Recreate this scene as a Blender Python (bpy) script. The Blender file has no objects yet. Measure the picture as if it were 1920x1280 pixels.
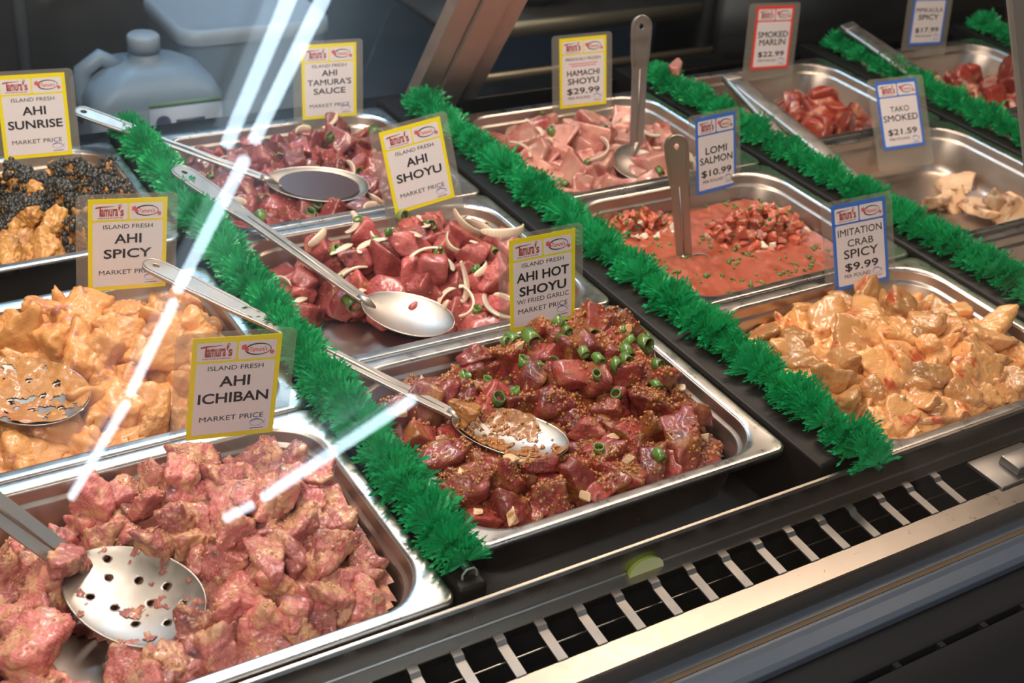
import bpy, bmesh, math, random
import numpy as np
from mathutils import Vector, Matrix, Euler, noise
from mathutils.bvhtree import BVHTree

SC = bpy.context.scene
COL = SC.collection
R = math.radians

# ------------------------------------------------------------------ camera
cam_data = bpy.data.cameras.new('camera')
cam = bpy.data.objects.new('camera', cam_data)
COL.objects.link(cam)
cam_data.sensor_width = 36.0
cam_data.lens = 2393.43 * 36.0 / 1920.0
cam_data.clip_start = 0.02
CAM = Vector((-0.725012, -0.61084967, 0.64883433))
RM = [(0.8523758, -0.51458172, 0.09306531),
      (-0.20801492, -0.49693428, -0.84248805),
      (0.47977629, 0.69875745, -0.53061543)]
m = Matrix.Identity(4)
for i in range(3):
    m[i][0] = RM[0][i]
    m[i][1] = -RM[1][i]
    m[i][2] = -RM[2][i]
    m[i][3] = CAM[i]
cam.matrix_world = m
cam_data.dof.use_dof = True
cam_data.dof.focus_distance = 1.10
cam_data.dof.aperture_fstop = 9.0
SC.camera = cam

# ------------------------------------------------------------------ world, exposure
SC.view_settings.view_transform = 'Standard'
SC.view_settings.look = 'None'
SC.view_settings.gamma = 1.0
SC.view_settings.exposure = 0.0
SC.view_settings.use_curve_mapping = False
W = bpy.data.worlds.new('World')
SC.world = W
W.use_nodes = True
W.node_tree.nodes['Background'].inputs[0].default_value = (1.0, 0.80, 0.66, 1)
W.node_tree.nodes['Background'].inputs[1].default_value = 0.16
SC.cycles.max_bounces = 8
SC.cycles.transparent_max_bounces = 24
SC.cycles.sample_clamp_indirect = 4.0
SC.cycles.use_denoising = True


def area(name, loc, target, sx, sy, power, color):
    d = bpy.data.lights.new(name, 'AREA')
    d.shape = 'RECTANGLE'
    d.size, d.size_y = sx, sy
    d.energy = power
    d.color = color
    o = bpy.data.objects.new(name, d)
    COL.objects.link(o)
    o.location = loc
    o.rotation_euler = (Vector(target) - Vector(loc)).to_track_quat('-Z', 'Y').to_euler()
    return o


# lamps in the canopy of the display case and warm spots of the shop
area('case_canopy_lamp', (-0.40, 0.42, 0.92), (-0.30, 0.30, 0.0), 0.9, 0.10, 15, (1.0, 0.86, 0.74))
area('case_canopy_lamp', (0.62, 0.50, 0.92), (0.55, 0.35, 0.0), 0.9, 0.10, 8, (1.0, 0.77, 0.58))
area('kitchen_fill', (0.0, 1.75, 1.5), (-0.05, 1.4, -0.2), 0.5, 0.5, 17, (0.50, 0.75, 1.0))  # added cool fill to tint and brighten the jugs; no lamp known there
area('shop_ceiling_lamp', (-1.6, -1.2, 1.9), (-0.45, 0.1, 0.0), 0.8, 0.8, 48, (1.0, 0.86, 0.74))


# ------------------------------------------------------------------ helpers
def link(o, parent=None):
    COL.objects.link(o)
    if parent is not None:
        o.parent = parent
    return o


def tag(o, label=None, cat=None, group=None, kind=None):
    if label:
        o['label'] = label
    if cat:
        o['category'] = cat
    if group:
        o['group'] = group
    if kind:
        o['kind'] = kind
    return o


def thing(name, label, cat, loc=(0, 0, 0), group=None, mat=None):
    o = bpy.data.objects.new(name, None)
    o.empty_display_size = 0.02
    link(o)
    if mat is not None:
        o.matrix_world = mat
    else:
        o.location = loc
    return tag(o, label, cat, group)


def mdata(name, V, F, mat=None, smooth=True):
    me = bpy.data.meshes.new(name)
    me.from_pydata([tuple(v) for v in V], [], [tuple(f) for f in F])
    if smooth:
        me.polygons.foreach_set('use_smooth', [True] * len(me.polygons))
    if mat:
        me.materials.append(mat)
    me.update()
    return me


def mesh(name, V, F, mat, parent=None, smooth=True, loc=None):
    o = bpy.data.objects.new(name, mdata(name, V, F, mat, smooth))
    link(o, parent)
    if loc is not None:
        o.location = loc
    return o


class MB:
    """collects shapes into one mesh"""

    def __init__(self):
        self.V, self.F = [], []

    def add(self, V, F):
        b = len(self.V)
        self.V += [tuple(v) for v in V]
        self.F += [tuple(b + i for i in f) for f in F]

    def box(self, x0, x1, y0, y1, z0, z1):
        self.add([(x0, y0, z0), (x1, y0, z0), (x1, y1, z0), (x0, y1, z0), (x0, y0, z1), (x1, y0, z1), (x1, y1, z1), (x0, y1, z1)],
                 [(0, 3, 2, 1), (4, 5, 6, 7), (0, 1, 5, 4), (1, 2, 6, 5), (2, 3, 7, 6), (3, 0, 4, 7)])

    def tube(self, pts, r, n=10, closed=False, cap=True):
        pts = [Vector(p) for p in pts]
        N = len(pts)
        rs = r if isinstance(r, (list, tuple)) else [r] * N
        up = Vector((0.13, 0.27, 0.95)).normalized()
        V, F = [], []
        prev = None
        for i, p in enumerate(pts):
            a = pts[(i - 1) % N] if (i or closed) else pts[0]
            b = pts[(i + 1) % N] if (i < N - 1 or closed) else pts[-1]
            t = (b - a).normalized()
            s = t.cross(up if prev is None else prev)
            if s.length < 1e-4:
                s = t.orthogonal()
            s.normalize()
            u = s.cross(t)
            prev = u
            for k in range(n):
                q = 2 * math.pi * k / n
                V.append(p + (s * math.cos(q) + u * math.sin(q)) * rs[i])
        for i in range(N if closed else N - 1):
            j = (i + 1) % N
            for k in range(n):
                F.append((i * n + k, i * n + (k + 1) % n, j * n + (k + 1) % n, j * n + k))
        if cap and not closed:
            F.append(tuple(range(n))[::-1])
            F.append(tuple((N - 1) * n + k for k in range(n)))
        self.add(V, F)

    def lathe(self, prof, n=32, c=(0, 0, 0)):
        V, F = [], []
        for r, z in prof:
            for k in range(n):
                q = 2 * math.pi * k / n
                V.append((c[0] + r * math.cos(q), c[1] + r * math.sin(q), c[2] + z))
        for i in range(len(prof) - 1):
            for k in range(n):
                F.append((i * n + k, i * n + (k + 1) % n, (i + 1) * n + (k + 1) % n, (i + 1) * n + k))
        self.add(V, F)

    def prism(self, prof, x0, x1, closed=True):
        """profile of (y, z) extruded along x"""
        n = len(prof)
        V = [(x0, y, z) for y, z in prof] + [(x1, y, z) for y, z in prof]
        F = [(i, (i + 1) % n, n + (i + 1) % n, n + i) for i in range(n if closed else n - 1)]
        if closed:
            F += [tuple(range(n))[::-1], tuple(range(n, 2 * n))]
        self.add(V, F)

    def build(self, name, mat, parent=None, smooth=True, bevel=0.0, seg=2):
        o = mesh(name, self.V, self.F, mat, parent, smooth)
        if bevel:
            b = o.modifiers.new('edge', 'BEVEL')
            b.width = bevel
            b.segments = seg
            b.limit_method = 'ANGLE'
            b.angle_limit = R(40)
        return o


# ------------------------------------------------------------------ materials
class NT:
    def __init__(self, name):
        self.m = bpy.data.materials.new(name)
        self.m.use_nodes = True
        self.t = self.m.node_tree
        self.b = self.t.nodes['Principled BSDF']
        self.out = self.t.nodes['Material Output']
        self._vec = None

    def n(self, kind, **kw):
        x = self.t.nodes.new(kind)
        for k, v in kw.items():
            setattr(x, k, v)
        return x

    def l(self, a, b):
        self.t.links.new(a, b)

    def vec(self):
        if self._vec is None:
            tc = self.n('ShaderNodeTexCoord')
            oi = self.n('ShaderNodeObjectInfo')
            sc = self.n('ShaderNodeVectorMath', operation='SCALE')
            cb = self.n('ShaderNodeCombineXYZ')
            for i in range(3):
                self.l(oi.outputs['Random'], cb.inputs[i])
            self.l(cb.outputs[0], sc.inputs[0])
            sc.inputs['Scale'].default_value = 7.3
            ad = self.n('ShaderNodeVectorMath', operation='ADD')
            self.l(tc.outputs['Object'], ad.inputs[0])
            self.l(sc.outputs[0], ad.inputs[1])
            self._vec = ad.outputs[0]
            self.rand = oi.outputs['Random']
        return self._vec

    def noise(self, scale, detail=4, rough=0.55, vec=None):
        x = self.n('ShaderNodeTexNoise')
        x.inputs['Scale'].default_value = scale
        x.inputs['Detail'].default_value = detail
        x.inputs['Roughness'].default_value = rough
        self.l(vec or self.vec(), x.inputs['Vector'])
        return x.outputs['Fac']

    def ramp(self, fac, stops):
        x = self.n('ShaderNodeValToRGB')
        e = x.color_ramp.elements
        while len(e) < len(stops):
            e.new(0.5)
        for el, (p, c) in zip(e, stops):
            el.position = p
            el.color = (*c, 1) if len(c) == 3 else c
        self.l(fac, x.inputs['Fac'])
        return x.outputs['Color']

    def mix(self, fac, a, b):
        x = self.n('ShaderNodeMix', data_type='RGBA')
        if isinstance(fac, float):
            x.inputs[0].default_value = fac
        else:
            self.l(fac, x.inputs[0])
        for i, v in ((6, a), (7, b)):
            if isinstance(v, tuple):
                x.inputs[i].default_value = (*v, 1)
            else:
                self.l(v, x.inputs[i])
        return x.outputs[2]

    def bump(self, h, strength=0.5, dist=0.002, chain=None):
        x = self.n('ShaderNodeBump')
        x.inputs['Strength'].default_value = strength
        x.inputs['Distance'].default_value = dist
        self.l(h, x.inputs['Height'])
        if chain is not None:
            self.l(chain, x.inputs['Normal'])
        return x.outputs[0]

    def set(self, **kw):
        for k, v in kw.items():
            i = self.b.inputs[k.replace('_', ' ')]
            if isinstance(v, bpy.types.NodeSocket):
                self.l(v, i)
            elif isinstance(v, tuple):
                i.default_value = (*v, 1) if len(v) == 3 and i.type == 'RGBA' else v
            else:
                i.default_value = v
        return self


def flat(name, color, rough=0.5, metal=0.0, **kw):
    t = NT(name)
    t.set(Base_Color=color, Roughness=rough, Metallic=metal, **kw)
    return t.m


def steel(name, color, r0=0.22, r1=0.38, scale=60, stretch=(1, 1, 1)):
    t = NT(name)
    mp = t.n('ShaderNodeMapping')
    mp.inputs['Scale'].default_value = stretch
    t.l(t.vec(), mp.inputs['Vector'])
    f = t.noise(scale, 5, 0.6, mp.outputs[0])
    f2 = t.noise(9, 4)
    rr = t.n('ShaderNodeMapRange')
    rr.inputs['From Min'].default_value, rr.inputs['From Max'].default_value = 0.3, 0.7
    rr.inputs['To Min'].default_value, rr.inputs['To Max'].default_value = r0, r1
    t.l(f, rr.inputs['Value'])
    c = t.ramp(f2, [(0.3, tuple(v * 0.86 for v in color)), (0.7, color)])
    t.set(Base_Color=c, Metallic=1.0, Roughness=rr.outputs[0], Normal=t.bump(f, 0.02, 0.0004))
    return t.m


def meat(name, a, b, sauce, amount=0.5, rough=0.28, grain=1.0, sss=0.12, dark=None, coat=0.45, crumb=120, soft=0.06):
    """raw fish flesh with a partial coat of sauce"""
    t = NT(name)
    base = t.ramp(t.noise(55, 4), [(0.32, a), (0.68, b)])
    v = t.vec()
    wv = t.n('ShaderNodeTexWave')
    wv.inputs['Scale'].default_value = 150
    wv.inputs['Distortion'].default_value = 7
    wv.inputs['Detail'].default_value = 2
    t.l(v, wv.inputs['Vector'])
    fib = t.n('ShaderNodeMath', operation='MULTIPLY')
    t.l(wv.outputs['Fac'], fib.inputs[0])
    fib.inputs[1].default_value = 0.36
    base = t.mix(fib.outputs[0], base, tuple(min(1, x * 1.25 + 0.03) for x in b))
    sat = t.n('ShaderNodeHueSaturation')
    rr = t.n('ShaderNodeMapRange')
    rr.inputs['To Min'].default_value, rr.inputs['To Max'].default_value = 0.60, 1.30
    t.l(t.rand, rr.inputs['Value'])
    t.l(rr.outputs[0], sat.inputs['Value'])
    t.l(base, sat.inputs['Color'])
    col = sat.outputs[0]
    if dark:
        col = t.mix(t.ramp(t.noise(30, 3), [(0.60, (0, 0, 0)), (0.70, (1, 1, 1))]), col, dark)
    cr = t.noise(crumb, 6, 0.7)
    big = t.noise(34, 3)
    ad = t.n('ShaderNodeMath', operation='ADD')
    t.l(cr, ad.inputs[0])
    t.l(big, ad.inputs[1])
    th = 2 * (0.5 + (0.5 - amount) * 0.42)
    mk = t.n('ShaderNodeMapRange')
    mk.inputs['From Min'].default_value, mk.inputs['From Max'].default_value = th - soft, th + soft
    t.l(ad.outputs[0], mk.inputs['Value'])
    col = t.mix(mk.outputs[0], col, sauce)
    bp = t.bump(cr, 0.55 * grain, 0.0022)
    bp = t.bump(t.noise(420, 3), 0.6 * grain, 0.0009, bp)
    t.set(Base_Color=col, Roughness=rough, Normal=bp, Coat_Weight=coat, Coat_Roughness=0.12, Subsurface_Weight=sss,
          Subsurface_Radius=(1.0, 0.35, 0.2), Subsurface_Scale=0.004)
    return t.m


def clear_sheet(name, tint, refl=1.45, haze=0.0, hazecol=(1, 1, 1), rough=0.0, smudge=0.0):
    """thin clear sheet: passes light, reflects at its surface"""
    t = NT(name)
    t.t.nodes.remove(t.b)
    tr = t.n('ShaderNodeBsdfTransparent')
    tr.inputs[0].default_value = (*tint, 1)
    gl = t.n('ShaderNodeBsdfGlossy')
    gl.inputs['Roughness'].default_value = rough
    lw = t.n('ShaderNodeLayerWeight')
    lw.inputs['Blend'].default_value = 0.5
    pw = t.n('ShaderNodeMath', operation='POWER')
    t.l(lw.outputs['Facing'], pw.inputs[0])
    pw.inputs[1].default_value = 5.0
    ma = t.n('ShaderNodeMath', operation='MULTIPLY_ADD')
    f0 = ((refl - 1) / (refl + 1)) ** 2
    t.l(pw.outputs[0], ma.inputs[0])
    ma.inputs[1].default_value = 1.0 - f0
    ma.inputs[2].default_value = f0
    mx = t.n('ShaderNodeMixShader')
    t.l(ma.outputs[0], mx.inputs[0])
    glo = gl.outputs[0]
    if smudge:
        g2 = t.n('ShaderNodeBsdfGlossy')
        g2.inputs['Roughness'].default_value = 0.16
        m3 = t.n('ShaderNodeMixShader')
        m3.inputs[0].default_value = smudge
        t.l(gl.outputs[0], m3.inputs[1])
        t.l(g2.outputs[0], m3.inputs[2])
        glo = m3.outputs[0]
    src = tr.outputs[0]
    if haze:
        df = t.n('ShaderNodeBsdfDiffuse')
        df.inputs[0].default_value = (*hazecol, 1)
        m2 = t.n('ShaderNodeMixShader')
        m2.inputs[0].default_value = haze
        t.l(src, m2.inputs[1])
        t.l(df.outputs[0], m2.inputs[2])
        src = m2.outputs[0]
    t.l(src, mx.inputs[1])
    t.l(glo, mx.inputs[2])
    t.l(mx.outputs[0], t.out.inputs[0])
    return t.m


def glow(name, color, strength):
    t = NT(name)
    t.set(Base_Color=(0.9, 0.9, 0.9), Emission_Color=color, Emission_Strength=strength)
    return t.m


M_PAN = steel('pan_steel', (0.56, 0.48, 0.42), 0.34, 0.46, 26)
M_RIM = steel('rim_steel', (0.66, 0.62, 0.59), 0.24, 0.36, 60)
M_SPOON = steel('spoon_steel', (0.47, 0.425, 0.38), 0.40, 0.54, 60)
M_DECK = steel('deck_steel', (0.045, 0.042, 0.040), 0.35, 0.5, 50)
M_LEDGE = steel('ledge_steel', (0.46, 0.40, 0.355), 0.27, 0.33, 130)
M_SLAT = steel('slat_steel', (0.31, 0.29, 0.275), 0.40, 0.55, 60)
M_BAR = flat('black_bar', (0.010, 0.008, 0.007), 0.45, Specular_IOR_Level=0.25)
M_BLACK = flat('black_plastic', (0.010, 0.010, 0.011), 0.45)
M_VOID = flat('dark_duct', (0.006, 0.006, 0.006), 0.7)
M_BLUE = flat('blue_grey_strip', (0.075, 0.095, 0.125), 0.40)
M_GASKET = flat('brown_gasket', (0.085, 0.052, 0.025), 0.6)
M_POST = steel('post_steel', (0.62, 0.51, 0.45), 0.55, 0.68, 40)
M_GLASS = clear_sheet('front_glass', (0.97, 0.98, 0.98), 1.55, smudge=0.14)
M_RGLASS = clear_sheet('rear_glass', (0.93, 0.96, 0.97), 1.45)
M_LAM = clear_sheet('laminate_film', (0.93, 0.93, 0.91), 1.46, 0.15, (0.62, 0.57, 0.51), 0.12)
M_YEL = flat('card_yellow', (0.80, 0.66, 0.01), 0.45)
M_RED = flat('card_red', (0.74, 0.055, 0.035), 0.45)
M_BLU = flat('card_blue', (0.05, 0.16, 0.58), 0.45)
M_WHITE = flat('card_white', (0.72, 0.66, 0.67), 0.5)
M_INK = flat('black_ink', (0.016, 0.015, 0.017), 0.5)
M_LOGO = flat('dark_red_ink', (0.36, 0.055, 0.05), 0.5)
M_PINK = flat('red_ink', (0.68, 0.10, 0.10), 0.5)
M_FISHINK = flat('blue_ink', (0.10, 0.16, 0.50), 0.5)


def leafmat():
    t = NT('green_leaf_plastic')
    c = t.ramp(t.noise(38, 3), [(0.25, (0.0, 0.27, 0.078)), (0.75, (0.030, 0.52, 0.175))])
    t.set(Base_Color=c, Roughness=0.36, Coat_Weight=0.2)
    tl = t.n('ShaderNodeBsdfTranslucent')
    t.l(c, tl.inputs[0])
    mx = t.n('ShaderNodeMixShader')
    mx.inputs[0].default_value = 0.28
    t.l(t.b.outputs[0], mx.inputs[1])
    t.l(tl.outputs[0], mx.inputs[2])
    t.l(mx.outputs[0], t.out.inputs[0])
    return t.m


M_LEAF = leafmat()
M_STEM = flat('green_stem_plastic', (0.0, 0.10, 0.04), 0.4)

M_ICHI = meat('ichiban_tuna', (0.40, 0.080, 0.076), (0.58, 0.205, 0.175), (0.64, 0.34, 0.19), 0.45, 0.27, 1.6, 0.07, (0.20, 0.075, 0.085))
M_SPICY = meat('spicy_tuna', (0.40, 0.11, 0.075), (0.52, 0.19, 0.10), (0.63, 0.29, 0.090), 0.68, 0.38, 1.1, 0.08, (0.28, 0.07, 0.06), 0.25, 70)
M_SUN = meat('sunrise_tuna', (0.34, 0.14, 0.045), (0.48, 0.22, 0.065), (0.62, 0.31, 0.085), 0.55, 0.36, 1.2, 0.08, (0.22, 0.08, 0.03), 0.3)
M_NORI = meat('nori_flakes', (0.012, 0.011, 0.009), (0.03, 0.025, 0.016), (0.30, 0.17, 0.05), 0.14, 0.25, 1.4, 0.0)
M_HOT = meat('hot_shoyu_tuna', (0.13, 0.013, 0.010), (0.31, 0.040, 0.028), (0.26, 0.09, 0.022), 0.42, 0.17, 1.5, 0.03, (0.045, 0.010, 0.009), 0.4)
M_SHOYU = meat('shoyu_tuna', (0.22, 0.024, 0.026), (0.50, 0.115, 0.105), (0.46, 0.17, 0.07), 0.24, 0.20, 1.0, 0.07, (0.12, 0.020, 0.026), 0.4)
M_TAM = meat('dark_sauce_tuna', (0.15, 0.018, 0.020), (0.28, 0.048, 0.045), (0.22, 0.08, 0.025), 0.28, 0.18, 1.2, 0.05, (0.10, 0.02, 0.025), 0.6)
M_HAM = meat('yellowtail', (0.56, 0.24, 0.19), (0.66, 0.36, 0.28), (0.36, 0.06, 0.06), 0.38, 0.25, 0.5, 0.18, None, 0.5, 30, 0.16)
M_MARL = meat('smoked_marlin', (0.17, 0.018, 0.011), (0.29, 0.040, 0.020), (0.54, 0.26, 0.15), 0.30, 0.28, 0.9, 0.03, None, 0.4, 26, 0.10)
M_TAKO = meat('smoked_octopus', (0.56, 0.33, 0.18), (0.68, 0.46, 0.28), (0.32, 0.13, 0.07), 0.34, 0.4, 0.6, 0.12, None, 0.2, 30)
M_CRAB = meat('dressed_crab', (0.58, 0.265, 0.085), (0.66, 0.34, 0.13), (0.50, 0.085, 0.028), 0.24, 0.26, 0.7, 0.16, None, 0.5, 34, 0.10)
M_SALM = meat('diced_salmon', (0.38, 0.060, 0.028), (0.52, 0.13, 0.070), (0.60, 0.34, 0.24), 0.28, 0.24, 0.5, 0.14, None, 0.5)
M_SAUCE_O = meat('orange_sauce', (0.54, 0.225, 0.058), (0.65, 0.30, 0.08), (0.46, 0.15, 0.05), 0.3, 0.34, 1.1, 0.05)
M_SAUCE_D = meat('dark_shoyu_sauce', (0.05, 0.012, 0.009), (0.10, 0.025, 0.015), (0.22, 0.08, 0.02), 0.3, 0.16, 0.8, 0.0)
M_SAUCE_P = meat('ichiban_sauce', (0.34, 0.10, 0.085), (0.46, 0.16, 0.12), (0.58, 0.27, 0.14), 0.4, 0.3, 1.2, 0.05)
M_SAUCE_R = meat('shoyu_juice', (0.24, 0.035, 0.04), (0.34, 0.07, 0.06), (0.45, 0.17, 0.08), 0.3, 0.2, 0.8, 0.05)
M_LOMI = meat('tomato_brine', (0.38, 0.085, 0.050), (0.48, 0.135, 0.082), (0.32, 0.065, 0.03), 0.38, 0.14, 0.6, 0.08, None, 0.6, 40, 0.2)
M_CREAM = meat('crab_dressing', (0.58, 0.265, 0.085), (0.66, 0.335, 0.125), (0.54, 0.17, 0.055), 0.2, 0.25, 0.6, 0.1)
M_CRUMB = meat('fried_garlic', (0.27, 0.095, 0.022), (0.38, 0.16, 0.04), (0.15, 0.045, 0.01), 0.3, 0.35, 0.8, 0.05)
M_SEED = flat('sesame', (0.52, 0.30, 0.12), 0.4)
M_ONION = meat('onion', (0.64, 0.50, 0.36), (0.72, 0.60, 0.46), (0.58, 0.32, 0.20), 0.26, 0.26, 0.15, 0.22, None, 0.4, 30, 0.2)
M_SCAL = meat('scallion_green', (0.035, 0.095, 0.016), (0.10, 0.20, 0.030), (0.24, 0.32, 0.09), 0.28, 0.3, 0.2, 0.08, None, 0.4, 40, 0.2)
M_GARLIC = meat('garlic', (0.58, 0.38, 0.20), (0.66, 0.48, 0.30), (0.42, 0.20, 0.07), 0.36, 0.3, 0.3, 0.15)

# ------------------------------------------------------------------ the setting
XL, XR = -1.0, 1.7
mb = MB(); mb.box(XL, XR, -0.044, 0.86, -0.10, -0.0745)
tag(mb.build('floor_deck', M_DECK), kind='structure')
mb = MB()
for a, b in ((-0.3515, -0.3275), (0.003, 0.062), (0.393, 0.430), (0.761, 0.787), (1.120, 1.150)):
    bar = MB()
    bar.box(a, b, -0.036, 0.83, -0.0742, 0.003)
    o = bar.build('trim_1', M_BAR, bevel=0.003)
    tag(o, 'black divider bar between two columns of steel pans', 'trim', kind='structure')

# front of the case: lip, grille trough, ledge, glass channel, bumper
mb = MB()
mb.prism([(-0.044, -0.10), (-0.044, -0.002), (-0.0455, 0.0005), (-0.0485, 0.0005), (-0.0500, -0.002), (-0.0475, -0.026),
          (-0.0490, -0.0275), (-0.0600, -0.0280), (-0.0600, -0.0300), (-0.0470, -0.0300), (-0.0455, -0.10)], XL, XR)
tag(mb.build('trim_2', M_LEDGE, smooth=False, bevel=0.0005), kind='structure')
mb = MB()
mb.prism([(-0.0462, -0.11), (-0.0462, -0.0305), (-0.0465, -0.0305), (-0.0465, -0.1095), (-0.1180, -0.1095), (-0.1180, -0.0325), (-0.1185, -0.0325), (-0.1185, -0.11)], XL, XR)
tag(mb.build('trim_3', M_VOID, smooth=False), kind='structure')
mb = MB()
mb.prism([(-0.1000, -0.0330), (-0.1000, -0.0305), (-0.1010, -0.0298), (-0.1232, -0.0292), (-0.1246, -0.0297), (-0.1254, -0.0310), (-0.1264, -0.0450),
          (-0.1275, -0.0475), (-0.1360, -0.0480), (-0.1360, -0.0560), (-0.1190, -0.0560), (-0.1190, -0.0330)], XL, XR)
tag(mb.build('trim_4', M_LEDGE, smooth=False, bevel=0.0005), kind='structure')
mb = MB(); mb.box(XL, XR, -0.1365, -0.1268, -0.0478, -0.0468)
tag(mb.build('trim_5', M_BLUE, smooth=False), kind='structure')
mb = MB(); mb.box(XL, XR, -0.1410, -0.1363, -0.0560, -0.0470)
tag(mb.build('trim_6', M_GASKET, smooth=False), kind='structure')
mb = MB()
mb.prism([(-0.1412, -0.047), (-0.1600, -0.0490), (-0.1640, -0.0520), (-0.1640, -0.0640), (-0.1412, -0.0640)], XL, XR)
tag(mb.build('trim_7', M_BLUE, smooth=False, bevel=0.0008), kind='structure')
mb = MB()
mb.prism([(-0.1642, -0.058), (-0.1900, -0.0545), (-0.1975, -0.0545), (-0.1975, -0.068), (-0.2030, -0.068), (-0.2030, -0.0548), (-0.2200, -0.0570), (-0.2420, -0.0640),
          (-0.2600, -0.0760), (-0.2720, -0.0960), (-0.2760, -0.1300), (-0.2760, -0.2200), (-0.1642, -0.2200)], XL, XR)
tag(mb.build('trim_8', flat('bumper_black', (0.011, 0.011, 0.012), 0.6, Specular_IOR_Level=0.2), bevel=0.001), kind='structure')
for k in range(36):                      # webs that break the bumper groove into slots
    x = -0.60 + k * 0.0495
    mb = MB(); mb.box(x, x + 0.006, -0.2028, -0.1977, -0.0665, -0.0548)
    tag(mb.build('trim_9', bpy.data.materials['bumper_black'], smooth=False), kind='structure')

# steel slats across the return-air grille
gr = thing('air_grille', 'long return-air grille of steel slats along the front of the case', 'grille', (0, -0.08, -0.03))
for k in range(20):
    x = -0.437 + k * 0.0352
    if x > 0.16:
        break
    mb = MB()
    w, sk = 0.0042, -0.0035
    Y = [-0.0590 + 0.08, -0.0665 + 0.08, -0.0700 + 0.08, -0.1005 + 0.08, -0.1030 + 0.08]
    Zt = [0.0035, 0.0032, 0.0008, 0.0012, -0.0015]
    V, F = [], []
    for y, z in zip(Y, Zt):
        dx = sk * (Y[0] - y) / 0.044
        V += [(x + dx - w, y, z), (x + dx + w, y, z), (x + dx + w, y, z - 0.0015), (x + dx - w, y, z - 0.0015)]
    for i in range(len(Y) - 1):
        for j in range(4):
            F.append((i * 4 + j, i * 4 + (j + 1) % 4, i * 4 + 4 + (j + 1) % 4, i * 4 + 4 + j))
    F += [(3, 2, 1, 0), tuple(len(V) - 4 + j for j in range(4))]
    mb.add(V, F)
    mb.build('slat', M_SLAT, gr, smooth=False)
mb = MB(); mb.tube([(-0.62, 0.003, -0.009), (0.19, 0.003, -0.009)], 0.0009, 8)
mb.build('wire', M_LEDGE, gr)
mb = MB(); mb.box(0.170, 0.245, -0.024, 0.018, -0.001, 0.0035)
mb.build('end_plate', M_SLAT, gr, bevel=0.001)
mb = MB(); mb.box(0.196, 0.245, -0.018, 0.004, 0.0035, 0.0125)
mb.build('bracket', M_SLAT, gr, bevel=0.0012)

# wedge standing in for a blurred green reflection on the grille ledge
lw = thing('reflection_wedge', 'pale green wedge shape standing in for a reflection on the steel ledge above the grille', 'reflection', (-0.190, -0.053, -0.0278))
V, F = [], []
for i in range(9):
    a = math.pi * i / 8
    for j in range(7):
        b = R(65) * j / 6 + R(20)
        rr = 0.0135 * math.sin(a)
        V.append((0.017 * math.cos(a), rr * math.cos(b), rr * math.sin(b)))
for i in range(8):
    for j in range(6):
        F.append((i * 7 + j, i * 7 + j + 1, i * 7 + 8 + j, i * 7 + 7 + j))
o = mesh('wedge_back', V, F, flat('reflection_green', (0.30, 0.44, 0.07), 0.4), lw)
c = len(V)
mb = MB()
V2 = [(0.017 * math.cos(math.pi * i / 8), 0, 0) for i in range(9)]
Va = V2 + [(v[0], 0.0135 * math.sin(math.pi * i / 8) * math.cos(R(20)), 0.0135 * math.sin(math.pi * i / 8) * math.sin(R(20))) for i, v in enumerate(V2)]
mb.add(Va, [(i, i + 1, i + 10, i + 9) for i in range(8)])
Vb = V2 + [(v[0], 0.0135 * math.sin(math.pi * i / 8) * math.cos(R(85)), 0.0135 * math.sin(math.pi * i / 8) * math.sin(R(85))) for i, v in enumerate(V2)]
mb.add(Vb, [(i, i + 1, i + 10, i + 9) for i in range(8)])
mb.build('flesh', flat('reflection_pale', (0.62, 0.66, 0.36), 0.3), lw)  # pale inner faces of the reflection stand-in

# front glass (leans back), with the joint strip at its right end
TH = R(28)
UPG = Vector((0, math.sin(TH), math.cos(TH)))
NG = Vector((0, -math.cos(TH), math.sin(TH)))
P0 = Vector((0, -0.1495, -0.0490))


def pane(name, x0, x1, h0, h1, base, up, nrm, th, mat, **kw):
    a = base + up * h0
    b = base + up * h1
    V = []
    for off in (0, -th):
        for p, x in ((a, x0), (a, x1), (b, x1), (b, x0)):
            q = p + nrm * off
            V.append((x, q.y, q.z))
    o = mesh(name, V, [(0, 1, 2, 3), (7, 6, 5, 4), (0, 4, 5, 1), (1, 5, 6, 2), (2, 6, 7, 3), (3, 7, 4, 0)], mat, smooth=False)
    return tag(o, kind='structure', **kw)


pane('window_1', XL, 0.2105, 0.0, 0.85, P0, UPG, NG, 0.004, M_GLASS)
pane('trim_10', 0.2110, 0.2290, 0.0, 0.85, P0, UPG, NG, 0.006, flat('joint_grey', (0.17, 0.15, 0.13), 0.4))
pane('window_2', 0.2295, XR, 0.0, 0.85, P0, UPG, NG, 0.004, M_GLASS)

# rear doors of the case: they lean towards the front
BS = Vector((0, 0.850, -0.035))
UPB = Vector((0, -0.52, 0.855)).normalized()
NB = Vector((0, -UPB.z, UPB.y))
BG = BS + Vector((0, 0.12, 0))
pane('window_3', XL, 0.048, 0.0, 0.55, BG, UPB, NB, 0.004, M_RGLASS)
pane('window_4', 0.158, XR, 0.0, 0.55, BG, UPB, NB, 0.004, M_RGLASS)
for a, b, off in ((0.050, 0.082, 0.012), (0.0835, 0.120, 0.018), (0.1225, 0.156, 0.010)):
    pane('door_1', a, b, 0.0, 0.60, BS + NB * off, UPB, NB, 0.02, M_POST)
mb = MB(); mb.box(XL, XR, 0.822, 0.870, -0.06, -0.012)
tag(mb.build('trim_11', M_DECK, bevel=0.002), kind='structure')

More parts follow.
